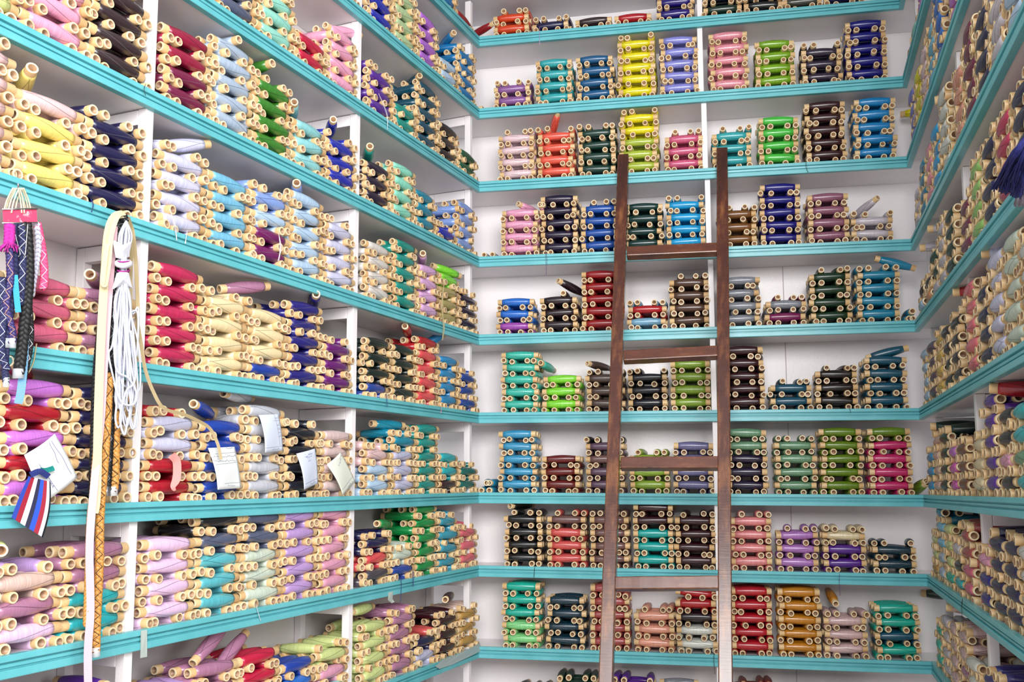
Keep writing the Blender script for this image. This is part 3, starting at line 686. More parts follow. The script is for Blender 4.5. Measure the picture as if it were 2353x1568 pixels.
# ------------------------------------------------------------------ ladder
def wood(name, c0, c1, edge, lines=.32):
    m, nt, b = new_mat(name); v = coords(nt, 'Object', (1, 1, .25))
    n1 = noise(nt, 8, 6, v, .7); r1 = ramp(nt, [(0.32, srgb(c0)), (0.52, srgb(c1)), (0.68, srgb(edge))]); nt.links.new(n1.outputs['Fac'], r1.inputs['Fac'])
    v2 = coords(nt, 'Object', (14, 14, 170)); n2 = noise(nt, 1, 3, v2, .6)
    r2_ = ramp(nt, [(0.35, (.55, .5, .5, 1)), (.6, (1, 1, 1, 1))]); nt.links.new(n2.outputs['Fac'], r2_.inputs['Fac'])
    n4 = noise(nt, 5, 3, coords(nt), .5); r4 = ramp(nt, [(.56, (0, 0, 0, 1)), (.68, (1, 1, 1, 1))]); nt.links.new(n4.outputs['Fac'], r4.inputs['Fac'])
    c = mixc(nt, lines, r1.outputs['Color'], r2_.outputs['Color'], 'MULTIPLY')
    c = mixc(nt, r4.outputs['Color'], c, mixc(nt, .6, c, srgb('#2a1c18')))
    # worn edges
    bv = nt.nodes.new('ShaderNodeBevel'); bv.samples = 6; bv.inputs['Radius'].default_value = .012
    g = nt.nodes.new('ShaderNodeNewGeometry')
    dp = nt.nodes.new('ShaderNodeVectorMath'); dp.operation = 'DOT_PRODUCT'
    nt.links.new(bv.outputs[0], dp.inputs[0]); nt.links.new(g.outputs['True Normal'], dp.inputs[1])
    r5 = ramp(nt, [(.80, (1, 1, 1, 1)), (.93, (0, 0, 0, 1))]); nt.links.new(dp.outputs['Value'], r5.inputs['Fac'])
    n6 = noise(nt, 60, 4, coords(nt)); r6 = ramp(nt, [(.42, (0, 0, 0, 1)), (.6, (1, 1, 1, 1))]); nt.links.new(n6.outputs['Fac'], r6.inputs['Fac'])
    e = mixc(nt, 1.0, r5.outputs['Color'], r6.outputs['Color'], 'MULTIPLY')
    c = mixc(nt, e, c, srgb('#b07a48'))
    nt.links.new(c, b.inputs['Base Color']); b.inputs['Roughness'].default_value = .27
    b.inputs['Coat Weight'].default_value = .35; b.inputs['Coat Roughness'].default_value = .2
    bump(nt, b, n2.outputs['Fac'], .5 * lines, .0015)
    return m
M_WOOD = wood('dark_varnished_wood', '#34170f', '#52271a', '#9a6236')
M_RUNG = wood('worn_rung_wood', '#3c1c14', '#673826', '#9c683e', .2)
SL = .36; LP0 = Vector((0, -.028, 2.43))
def lad(px, py):
    r = ray(px, py); N = Vector((0, 1, -SL)); Cc = Vector((CAMX, CAMY, CAMZ)); k_ = (LP0 - Cc).dot(N) / r.dot(N); return Cc + r * k_
ladder = empty('ladder', (0.9, -1.15, ZF))
ax_n = Vector((0, -1, SL)).normalized()          # front-facing direction of the ladder plane
def bar(name, p, q, wdt, dep, mat, hdir, bev=.004):
    d = (q - p); Ld = d.length; z = d.normalized(); x = (hdir - z * hdir.dot(z)).normalized(); y = z.cross(x)
    N = 24; vsb, fsb = [], []
    cs = [(-.5, -.5), (.5, -.5), (.5, .5), (-.5, .5)]
    for i in range(N + 1):
        u = i / N
        wob = 1 + .012 * math.sin(u * 9 + p.x * 7) + .008 * math.sin(u * 31)
        for a, b_ in cs: vsb.append((a * wdt * wob, b_ * dep * wob, u * Ld))
    for i in range(N):
        for k_ in range(4): fsb.append((i * 4 + k_, i * 4 + (k_ + 1) % 4, i * 4 + 4 + (k_ + 1) % 4, i * 4 + 4 + k_))
    fsb += [(3, 2, 1, 0), tuple(N * 4 + k_ for k_ in range(4))]
    ob = mesh_obj(name, vsb, fsb, mat, ladder)
    M = Matrix((x, y, z)).transposed().to_4x4(); M.translation = p
    ob.matrix_parent_inverse = Matrix.Identity(4)
    ob.matrix_local = Matrix.Translation(-ladder.location) @ M
    md = ob.modifiers.new('bevel', 'BEVEL'); md.width = bev; md.segments = 2; md.limit_method = 'ANGLE'; md.angle_limit = .8
    return ob
def to_floor(a, b_):
    d = (b_ - a); k_ = (ZF - a.z) / d.z; return a + d * k_
X = Vector((1, 0, 0))
tl, bl = lad(1433, 362), lad(1393, 1568); tr, br = lad(1659, 347), lad(1667, 1568)
bar('rail', to_floor(tl, bl), tl, .052, .055, M_WOOD, X); bar('rail', to_floor(tr, br), tr, .052, .055, M_WOOD, X)
for (xa, ya, xb, yb) in ((1441, 583, 1648, 574), (1433, 822, 1650, 811), (1427, 1067, 1652, 1066), (1412, 1343, 1652, 1341), (1398, 1640, 1658, 1640)):
    bar('rung', lad(xa, ya), lad(xb, yb), .050, .046, M_RUNG, ax_n.cross(X))
tag(ladder, 'dark varnished wooden ladder leaning against the back wall shelves', 'ladder')

# ------------------------------------------------------------------ hanging braids and cords
def cloth_mat(name, hexc, rough=.75, kind='weave', hex2=None, scale=300):
    m, nt, b = new_mat(name); v = coords(nt)
    if kind == 'weave':
        n1 = nt.nodes.new('ShaderNodeTexWave'); n1.inputs['Scale'].default_value = scale / 3; n1.inputs['Distortion'].default_value = 1.5; n1.bands_direction = 'Z'
        nt.links.new(v, n1.inputs['Vector'])
    else:
        n1 = noise(nt, scale, 3, v)
    c0 = srgb(hexc); c1 = srgb(hex2) if hex2 else tuple(x * .6 for x in c0[:3]) + (1,)
    r = ramp(nt, [(.25, c1), (.7, c0)]); nt.links.new(n1.outputs['Fac'], r.inputs['Fac']); nt.links.new(r.outputs['Color'], b.inputs['Base Color'])
    b.inputs['Roughness'].default_value = rough; bump(nt, b, n1.outputs['Fac'], .5, .001)
    return m
def smooth_path(pts, n=60):
    P = [Vector(p) for p in pts]; out = []
    if len(P) == 2: return [P[0].lerp(P[1], i / n) for i in range(n + 1)]
    for i in range(n + 1):
        u = i / n * (len(P) - 1); k_ = min(int(u), len(P) - 2); f = u - k_
        p0, p1, p2, p3 = P[max(k_ - 1, 0)], P[k_], P[k_ + 1], P[min(k_ + 2, len(P) - 1)]
        out.append(0.5 * ((2 * p1) + (p2 - p0) * f + (2 * p0 - 5 * p1 + 4 * p2 - p3) * f * f + (3 * p1 - p0 - 3 * p2 + p3) * f ** 3))
    return out
def pathL(pts, e, n=60):
    """pts: (px, py[, e]) on the plane in front of the left wall"""
    return smooth_path([at('L', p[0], p[1], p[2] if len(p) > 2 else e) for p in pts], n)
NL = Vector((WALL['L'][2][0], WALL['L'][2][1], 0)); DL = Vector((WALL['L'][1][0], WALL['L'][1][1], 0))
def cam_side(p):
    v = (Vector((CAMX, CAMY, CAMZ)) - p); v.z = 0; v.normalize(); return v
def braid_mb(path, width, strands=3, mb=None, pitch=None, thick=.35):
    mb = mb or MB(); pitch = pitch or width * 1.5
    Ls = [0]
    for a, b_ in zip(path, path[1:]): Ls.append(Ls[-1] + (b_ - a).length)
    n = max(20, int(Ls[-1] / pitch * 10)); r = width / 3.4
    res = []
    for i in range(n + 1):
        s_ = Ls[-1] * i / n; j = max(0, min(len(path) - 2, int(np.searchsorted(Ls, s_)) - 1)); f = (s_ - Ls[j]) / max(Ls[j + 1] - Ls[j], 1e-9)
        p = path[j].lerp(path[j + 1], f); t = (path[j + 1] - path[j]).normalized()
        nrm = cam_side(p); side = t.cross(nrm).normalized(); nrm = side.cross(t)
        res.append((s_, p, side, nrm))
    for k_ in range(strands):
        pts = []
        for s_, p, side, nrm in res:
            ph = 2 * math.pi * (s_ / pitch + k_ / strands)
            pts.append(p + side * math.sin(ph) * (width / 2 - r * .8) + nrm * math.sin(2 * ph) * r * thick * 1.6)
        mb.tube(pts, r, 6)
    return mb
def ribbon_mb(path, width, thick=.0012, mb=None, twist=0.0, ridges=0):
    mb = mb or MB(); b0 = len(mb.v); N = len(path)
    for i, p in enumerate(path):
        t = (path[min(i + 1, N - 1)] - path[max(i - 1, 0)]).normalized(); nrm = cam_side(p)
        side = t.cross(nrm).normalized(); nrm = side.cross(t)
        a = twist * math.sin(i * .21); side, nrm = side * math.cos(a) + nrm * math.sin(a), nrm * math.cos(a) - side * math.sin(a)
        w_ = width(i / (N - 1)) if callable(width) else width
        for sx, sy in ((-1, -1), (1, -1), (1, 1), (-1, 1)): mb.v.append(p + side * sx * w_ / 2 + nrm * sy * thick / 2)
    for i in range(N - 1):
        for k_ in range(4): mb.f.append((b0 + i * 4 + k_, b0 + i * 4 + (k_ + 1) % 4, b0 + i * 4 + 4 + (k_ + 1) % 4, b0 + i * 4 + 4 + k_))
    mb.f += [(b0 + 3, b0 + 2, b0 + 1, b0), tuple(b0 + (N - 1) * 4 + k_ for k_ in range(4))]
    return mb
def top_mesh(name, mb, mat, label, cat, group=None, smooth=True):
    c = Vector((0, 0, 0))
    for v_ in mb.v: c += v_
    c /= len(mb.v); mb.v = [v_ - c for v_ in mb.v]
    o_ = mb.build(name, mat, smooth=smooth); o_.location = c
    return tag(o_, label, cat, group)
def child_mesh(name, mb, mat, parent, smooth=True, label=None):
    mb.v = [v_ - parent.location for v_ in mb.v]; o_ = mb.build(name, mat, parent, smooth=smooth)
    if label: o_['label'] = label
    return o_
MC = {k_: cloth_mat(*a) for k_, a in {
 'cream': ('cream_flat_braid', '#d9cba4', .8, 'weave', '#cdbe95', 900), 'black': ('black_braid', '#101014', .6, 'noise', '#060608'),
 'gold': ('gold_braid', '#d29a4e', .5, 'noise', '#9a6426'), 'white': ('white_cord', '#e9ebf4', .4, 'weave', '#b9bfd2', 500),
 'tan': ('tan_metallic_ribbon', '#c2ad84', .45, 'weave', '#a28f66', 800), 'pink': ('pink_cream_braid', '#dfbec2', .7, 'weave', '#c99cab', 700),
 'navy': ('navy_braid', '#252a5c', .7, 'noise', '#12152e'), 'silver': ('silver_twist', '#dcdce6', .35, 'weave', '#8f8fa8', 600), 'violet': ('violet_metallic_braid', '#3a2f6e', .5, 'noise', '#23204a'),
 'hot': ('pink_braid', '#e8507e', .7, 'noise', '#c83a66'), 'mag': ('magenta_yarn', '#c02a98', .85, 'noise', '#8a1a78'), 'tealr': ('turquoise_ribbon', '#3ab4c4', .45, 'weave', '#7a64a8'),
 'blue': ('bright_blue_ribbon', '#1aa0d0', .5, 'weave', '#1284b4'), 'yarn': ('ivory_yarn', '#d9d2b8', .8, 'noise', '#b5ab88')}.items()}
M_METAL = simple('steel_wire', '#b8bac0', .28, Metallic=1.0)
M_RUST = simple('rusty_nail', '#8a5a34', .6)
M_CLEAR = simple('clear_tape', '#dfe3e6', .15, Alpha=.55)
M_SILV = simple('silver_thread', '#d6d8e4', .3); M_DKB = simple('braid_gap_shade', '#3a2218', .7); M_COPP = simple('copper_thread', '#d89a7c', .35)  # the dark brown zigzag paints the shaded gaps of the gold braids
# --- hooks
def hook(px, py, label, mat):
    h = empty('hook', at('L', px, py, .001)); mb_ = MB()
    pts = [at('L', px, py + 10, .001), at('L', px, py + 8, .02), at('L', px, py + 2, .045), at('L', px, py - 10, .055), at('L', px, py - 16, .056)]
    mb_.tube(smooth_path(pts, 16), .0022, 8); mb_.v = [v_ - h.location for v_ in mb_.v]; mb_.build('shank', mat, h, smooth=True)
    m2 = MB(); p = at('L', px, py + 10, .001); m2.tube([p, p + NL * .003], .006, 12); m2.v = [v_ - h.location for v_ in m2.v]; m2.build('plate', mat, h, smooth=False)
    tag(h, label, 'hook')
hook(42, 438, 'steel hook in turquoise edge above the pink card', M_METAL)
hook(288, 505, 'rusty nail hook in turquoise edge holding white cords', M_RUST)
# --- bundle under the pink card (far left)
E0 = .05
G1 = 'trim samples hanging under the pink card'
mb = MB()
for i, (xa, xb) in enumerate(((12, 34), (18, 38), (26, 44), (34, 50), (8, 30), (56, 46), (66, 50), (72, 54), (50, 42), (60, 44))):
    mb.tube(pathL([(xa, 490), ((xa * 2 + xb) / 3, 462), (xb, 432, .062)], E0 + .004 * (i % 3), 14), .0018, 6)
top_mesh('cord_loops', mb, MC['yarn'], 'ivory cord loops gathered on the hook above the pink card', 'cord')
card = empty('card_clip', at('L', 44, 497, E0 + .006)); mb = MB()
cp = [at('L', 6, 481, E0 + .004), at('L', 82, 478, E0 + .004), at('L', 84, 514, E0 + .004), at('L', 8, 515, E0 + .004)]
mb.quad_box(cp + [p + NL * .0025 for p in cp])
M_CARD, nt_, b_ = new_mat('faded_pink_card'); n_ = noise(nt_, 55, 5, coords(nt_), .7); r_ = ramp(nt_, [(.56, srgb('#e0486a')), (.66, srgb('#eccfd2'))]); nt_.links.new(n_.outputs['Fac'], r_.inputs['Fac']); nt_.links.new(r_.outputs['Color'], b_.inputs['Base Color']); b_.inputs['Roughness'].default_value = .3
child_mesh('card', mb, M_CARD, card, False)
for xa, xb, yb in ((30, 46, 590), (64, 58, 592)):
    m2 = MB(); m2.tube(pathL([(xa, 514), ((xa + xb) / 2, 552), (xb, yb - 8), (xb - 4, yb)], E0 + .016, 20), .0014, 6); child_mesh('wire_prong', m2, M_METAL, card)
for yy in (481, 513):
    m2 = MB(); m2.tube([at('L', 4, yy, E0 + .008), at('L', 86, yy - 1, E0 + .008)], .0022, 6); child_mesh('metal_edge', m2, M_METAL, card)
tag(card, 'faded pink card clip with wire prongs holding hanging braid samples', 'clip')
def hang_braid(pts, width, mat, label, e=E0, strands=3, capm=None, name='braid', pitch=None, group=G1, thread=None):
    r = empty(name, at('L', pts[0][0], pts[0][1], e)); mb_ = braid_mb(pathL(pts, e), width, strands, pitch=pitch)
    child_mesh('plait', mb_, mat, r)
    if thread is not None:
        pp = pathL(pts, e + width * .30); m3 = MB(); seglen = []; tot = sum((b_ - a).length for a, b_ in zip(pp, pp[1:])); nz = max(4, int(tot / (width * .75)))
        zz = []
        for q in range(nz + 1):
            u_ = q / nz * (len(pp) - 1); j_ = min(int(u_), len(pp) - 2); c_ = pp[j_].lerp(pp[j_ + 1], u_ - j_)
            sd = (pp[j_ + 1] - pp[j_]).normalized().cross(cam_side(c_)).normalized(); zz.append(c_ + sd * (width * .34 if q % 2 else -width * .34))
        m3.tube(zz, width * .05, 5); child_mesh('thread_or_gap_shade', m3, thread, r)  # on the gold braids this zigzag stands in for shade between strands
    if capm:
        x, y = pts[-1][:2]; m2 = MB(); m2.tube([at('L', x, y - 12, e), at('L', x, y + 10, e)], width * .5, 10); child_mesh('end_cap', m2, capm, r, label='clear taped end')
    tag(r, label, 'braid', group); return r
hang_braid([(60, 515), (66, 620), (58, 730), (48, 820), (42, 860)], .024, MC['black'], 'thick black plaited braid hanging under the right of the pink card', E0 + .008, capm=M_CLEAR)
hang_braid([(28, 515), (30, 620), (22, 700), (10, 790)], .021, MC['navy'], 'navy plaited braid hanging left of the thick black braid', E0 + .002, capm=M_CLEAR)
hang_braid([(48, 515), (52, 560), (50, 640), (44, 700)], .019, MC['navy'], 'black and silver zigzag braid just under the wire prongs', E0 + .004, thread=M_SILV)
hang_braid([(84, 512), (88, 570), (78, 640), (72, 680)], .014, MC['silver'], 'thin white and plum twisted cord beside the pink braid', E0 + .002, 2)
hang_braid([(86, 515), (98, 580), (102, 640), (98, 664)], .018, MC['hot'], 'bright pink plaited braid, rightmost under the pink card', E0, thread=M_SILV)
hang_braid([(20, 560), (24, 640), (14, 700), (28, 760), (28, 790)], .016, MC['violet'], 'violet and copper metallic braid ending in a frayed tuft', E0 + .014, thread=M_COPP, capm=M_CLEAR)
hang_braid([(4, 640), (8, 720), (2, 800), (16, 850)], .017, MC['navy'], 'striped silver and blue braid at the left edge', E0 + .008, thread=M_SILV)
hang_braid([(66, 700), (70, 780), (56, 860), (52, 880)], .015, MC['black'], 'dark spangled braid end hanging beside the turquoise ribbon', E0 + .002, thread=M_SILV, capm=M_CLEAR)
hang_braid([(14, 800), (12, 850), (14, 880)], .014, MC['navy'], 'short navy braid end left of turquoise ribbon', E0 + .004, capm=M_CLEAR)
mb = ribbon_mb(pathL([(34, 632), (38, 680), (42, 718)], E0 + .02, 20), .012); top_mesh('ribbon', mb, MC['blue'], 'short bright blue ribbon on the navy braids', 'ribbon', G1, False)
mb = ribbon_mb(pathL([(58, 765), (54, 840), (48, 900), (42, 928)], E0 + .008, 30), .017); top_mesh('ribbon', mb, MC['tealr'], 'turquoise and violet ribbon hanging lowest of the left bundle', 'ribbon', G1, False)
# magenta tassel
tas = empty('tassel', at('L', 18, 520, E0 + .02)); mb = braid_mb(pathL([(22, 518), (22, 545), (20, 562)], E0 + .018), .022, 4); child_mesh('crocheted_top', mb, MC['mag'], tas)
mb = MB()
for i in range(26):
    a = -30 + 60 * i / 25; mb.tube(pathL([(20 + a * .12, 556), (20 + a * .55, 565 + 4 * math.sin(i)), (18 + a * .85, 574 + 6 * math.sin(i * 1.7))], E0 + .018 + .006 * math.sin(i * 2.3), 8), .0016, 4)
child_mesh('fringe', mb, MC['mag'], tas); tag(tas, 'magenta crocheted tassel with fluffy fringe at far left', 'tassel', G1)
# --- bundle on the rusty nail
G2 = 'cords and braids hanging from the rusty nail'
def add_ribbon(pts, w_, mat, label, e, name='ribbon', n=80, twist=.0, group=G2, thick=.0014, cat='ribbon'):
    return top_mesh(name, ribbon_mb(pathL(pts, e, n), w_, thick, twist=twist), mat, label, cat, group, False)
add_ribbon([(284, 492, .07), (262, 500), (248, 540), (240, 640), (232, 780), (226, 950), (222, 1130), (216, 1180)], .020, MC['cream'], 'cream flat braid hanging longest from the nail', E0 + .012)
add_ribbon([(286, 490, .072), (270, 498), (256, 540), (250, 600), (244, 640), (240, 655), (236, 640), (246, 560)], .012, MC['cream'], 'cream braid loop ending in a small fold near the nail', E0 + .026)
add_ribbon([(262, 520), (244, 760), (232, 960), (218, 1100), (206, 1250), (208, 1400), (202, 1500), (204, 1640)], .018, MC['pink'], 'pink and cream woven strap falling to the bottom of the picture', E0 + .010, twist=.15, n=120)
hang_braid([(288, 500, .07), (276, 520), (262, 640), (254, 800), (250, 980), (242, 1130)], .026, MC['black'], 'long black plaited braid hanging behind the white cords', E0, group=G2, pitch=.03, capm=M_METAL, thread=simple('grey_thread', '#6a6c74', .3))
hang_braid([(262, 560), (240, 700), (224, 850), (218, 1000), (214, 1140)], .022, MC['black'], 'black plaited braid left of the cream braid', E0 - .006, group=G2, pitch=.03)
hang_braid([(272, 700), (268, 850), (264, 980), (262, 1090), (258, 1130)], .026, MC['gold'], 'golden plaited braid with clear taped end over the navy spools', E0 + .002, group=G2, pitch=.04, capm=M_CLEAR, thread=M_DKB)
hang_braid([(252, 860), (240, 1060), (230, 1180), (228, 1300), (222, 1420), (220, 1500)], .021, MC['gold'], 'thin golden chain braid crossing two shelves, right of pink strap', E0 + .004, group=G2, pitch=.03, capm=M_CLEAR, thread=M_DKB)
hang_braid([(230, 900), (214, 1120), (206, 1200), (202, 1320), (198, 1440)], .015, MC['gold'], 'golden braid just behind and left of the pink strap', E0 + .0, group=G2, pitch=.03)
# white cords
wc = empty('cord_bundle', at('L', 285, 560, E0 + .02)); mb = MB()
rc = random.Random(3)
for i in range(17):
    x0 = 270 + i * 1.7 + rc.uniform(-2, 2); x1 = 256 + i * 3.2 + rc.uniform(-7, 7); yl = 880 + rc.uniform(-90, 110)
    w1, w2, w3 = rc.uniform(-9, 9), rc.uniform(-9, 9), rc.uniform(-8, 8); ee = E0 + .018 + .004 * (i % 5)
    mb.tube(pathL([(290, 508, .075), (x0 + 4, 545), (283 + (i - 8) * .9, 592), (284 + (i - 8) * .9, 640), (x0 + w1 - 2, 700), (x1 + w2, 790), (x1 + w3, yl - 50), (x1 + 3, yl), (x1 + 10, yl + 20), (x1 + 17, yl - 6), (x1 + 12 + w1, yl - 90), (x0 + w3, 720), (284 + (i - 8), 650)], ee, 64), .0026, 6)
for pts_ in ([(262, 780), (268, 850), (296, 870), (314, 905), (306, 930), (280, 925), (262, 880)], [(300, 760), (312, 830), (308, 880), (290, 900), (276, 960), (286, 1000), (294, 960)]):
    mb.tube(pathL(pts_, E0 + .045, 40), .0028, 6)
child_mesh('cords', mb, MC['white'], wc)
M_PAPER = simple('white_tissue', '#dedee8', .7)
for (pts_, ww) in ((((262, 560), (282, 575), (304, 562)), .05), (((264, 648), (284, 640), (304, 650)), .055)):
    b0 = at('L', pts_[0][0], pts_[0][1], E0 + .03)
    m2 = MB()
    xs = [(263, 553), (283, 563), (303, 556), (296, 590), (284, 596), (270, 592)] if pts_[0][1] < 600 else [(272, 628), (284, 620), (296, 628), (304, 662), (284, 652), (262, 664)]
    base = [at('L', x_, y_, E0 + .036 + .006 * ((j * 7) % 3 - 1)) for j, (x_, y_) in enumerate(xs)]; cen = at('L', 284, sum(y_ for _, y_ in xs) / 6, E0 + .046)
    m2.v = [cen] + base + [cen - NL * .02] + [p - NL * .006 for p in base]
    for j in range(6):
        m2.f.append((0, 1 + j, 1 + (j + 1) % 6)); m2.f.append((7, 8 + (j + 1) % 6, 8 + j)); m2.f.append((1 + j, 8 + j, 8 + (j + 1) % 6, 1 + (j + 1) % 6))
    child_mesh('paper_wrap', m2, M_PAPER, wc, False)
m2 = MB()
m2.tube([at('L', 284 + 13 * math.cos(a), 606 + 20 * 0 + 3 * math.sin(a), E0 + .03 + .018 * math.sin(a)) for a in np.linspace(0, 2 * math.pi, 20)], .009, 8)
child_mesh('wrap_neck', m2, M_PAPER, wc)
for yy in (600, 622):
    m2 = MB(); m2.tube([at('L', 284 + 14 * math.cos(a), yy + 2 * math.sin(a), E0 + .03 + .026 * math.sin(a)) for a in np.linspace(0, 2 * math.pi, 20)], .0018, 6); child_mesh('purple_tie', m2, MC['mag'], wc)
tag(wc, 'bundle of white shiny cords tied with white paper and purple thread', 'cord', G2)
# tan ribbons
add_ribbon([(294, 500, .07), (306, 540), (314, 640), (316, 740), (308, 860), (306, 900)], .010, MC['tan'], 'tan ribbon hanging just right of white cords', E0 + .002, twist=.5)
add_ribbon([(292, 498, .07), (302, 560), (300, 660), (302, 780), (312, 880), (312, 930)], .009, MC['tan'], 'tan ribbon half hidden behind the white cords', E0 - .004, twist=.5)
add_ribbon([(312, 720), (326, 800), (334, 850), (352, 900), (376, 938), (420, 952), (452, 966), (482, 985), (500, 1020), (508, 1056)], .009, MC['tan'], 'tan ribbon trailing right across spools to the slip of paper', E0 - .005, n=90)

# ------------------------------------------------------------------ paper slips with handwriting
M_PAP = simple('note_paper', '#d9dcdc', .8); M_PAPB = simple('bluish_note_paper', '#c9d0e0', .8); M_PAPC = simple('ivory_note_paper', '#d6d9cc', .8)
M_INK = simple('pencil_grey', '#6f7484', .9); M_INKB = simple('blue_ink', '#4a4e86', .9)
def slip(corners, mat, label, lines, e=.012, bow=.006, ink=M_INK, sc=1.0, seed=1):
    tl_, tr_, br_, bl_ = [at('L', x, y, e) for x, y in corners]
    root = empty('paper_slip', (tl_ + tr_ + br_ + bl_) / 4)
    def P(u, v, o_=0.0):
        p = tl_.lerp(tr_, u).lerp(bl_.lerp(br_, u), v)
        return p + NL * (bow * math.sin(math.pi * v) * (1 - .3 * u) + .004 * math.sin(3 * u + v * 2) + o_)
    m_ = MB(); n = 12
    for side_ in (0, -.0006):
        for j in range(n + 1):
            for i in range(n + 1): m_.v.append(P(i / n, j / n, side_))
    K = (n + 1) ** 2
    for j in range(n):
        for i in range(n):
            a = j * (n + 1) + i; m_.f.append((a, a + 1, a + n + 2, a + n + 1)); m_.f.append((K + a, K + a + n + 1, K + a + n + 2, K + a + 1))
    per = [i for i in range(n + 1)] + [j * (n + 1) + n for j in range(1, n + 1)] + [n * (n + 1) + i for i in range(n - 1, -1, -1)] + [j * (n + 1) for j in range(n - 1, 0, -1)]
    for a, b_ in zip(per, per[1:] + per[:1]): m_.f.append((a, K + a, K + b_, b_))
    child_mesh('paper', m_, mat, root)
    r3 = random.Random(seed); hw = MB()
    for kind_, u0, v0, u1, v1, amp in lines:
        if kind_ == 'line':
            hw.tube([P(u0 + (u1 - u0) * i / 12, v0 + (v1 - v0) * i / 12 + amp * math.sin(i * .8), .0005) for i in range(13)], .00035 * sc, 4)
        else:     # cursive handwriting, right-to-left strokes with dots
            nchar = max(3, int(abs(u1 - u0) / .07)); du = (u1 - u0) / nchar; u = u0
            pts = []
            for c_ in range(nchar):
                hgt = amp * r3.uniform(.5, 1.2); ty = r3.random()
                for q in range(7):
                    f = q / 6
                    pts.append(P(u + du * (f + .25 * math.sin(f * 6.28)), v0 + (v1 - v0) * (u - u0) / (u1 - u0) - hgt * math.sin(f * 3.14) * (1 if ty > .45 else -.6), .0005))
                if r3.random() < .5:
                    dp_ = P(u + du * .5, v0 + (v1 - v0) * (u - u0) / (u1 - u0) - amp * 1.7, .0005); hw.tube([dp_, dp_ + DL * .0012], .0007 * sc, 5)
                u += du
                if r3.random() < .3 or c_ == nchar - 1:
                    hw.tube(pts, .0004 * sc, 4); pts = []; u += du * .3
    child_mesh('handwriting', hw, ink, root)
    tag(root, label, 'note', 'handwritten paper slips pinned in front of the left spools')
    return root
slip([(126, 997), (178, 1098), (106, 1155), (53, 1046)], M_PAP, 'largest white slip with striped ribbon pinned to it', [('line', .05, .22, .85, .12, .012), ('line', .05, .30, .5, .33, .01), ('line', .3, .78, .95, .62, .004), ('text', .85, .70, .7, .72, .03), ('text', .8, .85, .65, .9, .03)], ink=M_INKB, sc=1.3, seed=2, e=.02)
slip([(478, 1030), (539, 1027), (557, 1122), (498, 1126)], M_PAP, 'white slip at the end of the trailing tan ribbon', [('text', .9, .03, .6, .03, .02), ('line', .08, .15, .95, .13, .0), ('text', .95, .22, .05, .22, .03), ('text', .9, .33, .1, .32, .03), ('line', .05, .40, .9, .37, .0), ('line', .3, .86, .95, .86, .005), ('text', .75, .93, .45, .93, .025)], e=.02, sc=1.1, seed=3)
slip([(595, 954), (640, 952), (653, 1036), (607, 1041)], M_PAPB, 'bluish slip pinned highest, beside the navy spools', [('line', .0, .88, 1, .87, .0), ('line', .72, .0, .85, .85, .0), ('line', .6, .17, 1, .17, 0), ('text', .95, .1, .72, .1, .02), ('text', .9, .3, .78, .3, .02), ('text', .92, .4, .8, .4, .02), ('text', .92, .5, .8, .5, .02), ('text', .93, .6, .8, .6, .02), ('text', .8, .94, .4, .95, .02)], e=.016, seed=4)
slip([(681, 1043), (724, 1031), (733, 1112), (697, 1126)], M_PAPB, 'bluish slip in front of the lowest navy black spools', [('text', .75, .12, .35, .14, .04), ('text', .7, .16, .4, .18, .04), ('text', .6, .27, .45, .27, .03), ('line', .1, .86, 1, .84, 0), ('text', .85, .92, .5, .93, .02)], ink=M_INKB, e=.016, seed=5)
slip([(751, 1068), (782, 1040), (819, 1108), (786, 1139)], M_PAPC, 'ivory tilted slip beside the white post', [('text', .95, .1, .5, .25, .03), ('line', .1, .85, 1, .80, 0), ('text', .9, .93, .5, .95, .03)], ink=M_INKB, e=.014, seed=6)
# pink scrap of ribbon
add_ribbon([(394, 1046), (406, 1062), (406, 1098), (398, 1118), (402, 1128)], lambda u: .022 * (1 - .75 * max(0, u - .55) / .45), simple('pink_scrap', '#d58a84', .8), 'torn pink scrap of cloth hanging over the red spools', .01, name='cloth_scrap', group=None, cat='ribbon')
# striped ribbon end
st = empty('striped_ribbon', at('L', 75, 1160, .03)); Q = [(68, 1088), (113, 1103), (118, 1200), (98, 1236), (28, 1196)]
stripes = [('#2f46a6', 0, .12), ('#9a2438', .12, .27), ('#e6eaee', .27, .42), ('#2e2f4a', .42, .55), ('#2f56c8', .55, .70), ('#a02c3e', .70, .84), ('#c3d2dc', .84, .95), ('#15161c', .95, 1.0)]
Tl, Tr, Bl, Br = (66, 1095), (116, 1108), (27, 1190), (99, 1236)
def SR(u, v, o_=0):
    x = (Tl[0] + (Tr[0] - Tl[0]) * u) * (1 - v) + (Bl[0] + (Br[0] - Bl[0]) * u) * v + 9 * math.sin(math.pi * v) * (u - .2); y = (Tl[1] + (Tr[1] - Tl[1]) * u) * (1 - v) + (Bl[1] + (Br[1] - Bl[1]) * u) * v
    return at('L', x, y, .028 + .014 * math.sin(2.6 * v + .4)) + NL * o_
for j, (hx, a0, a1) in enumerate(stripes):
    m_ = MB(); n = 16
    for o_ in (0, -.0008):
        for i in range(n + 1):
            for u in (a0, a1): m_.v.append(SR(u, i / n, o_))
    K = 2 * (n + 1)
    for i in range(n):
        a = 2 * i; m_.f += [(a, a + 1, a + 3, a + 2), (K + a, K + a + 2, K + a + 3, K + a + 1), (a, a + 2, K + a + 2, K + a), (a + 1, K + a + 1, K + a + 3, a + 3)]
    child_mesh('stripe', m_, simple('stripe_%d' % j, hx, .45), st, False)
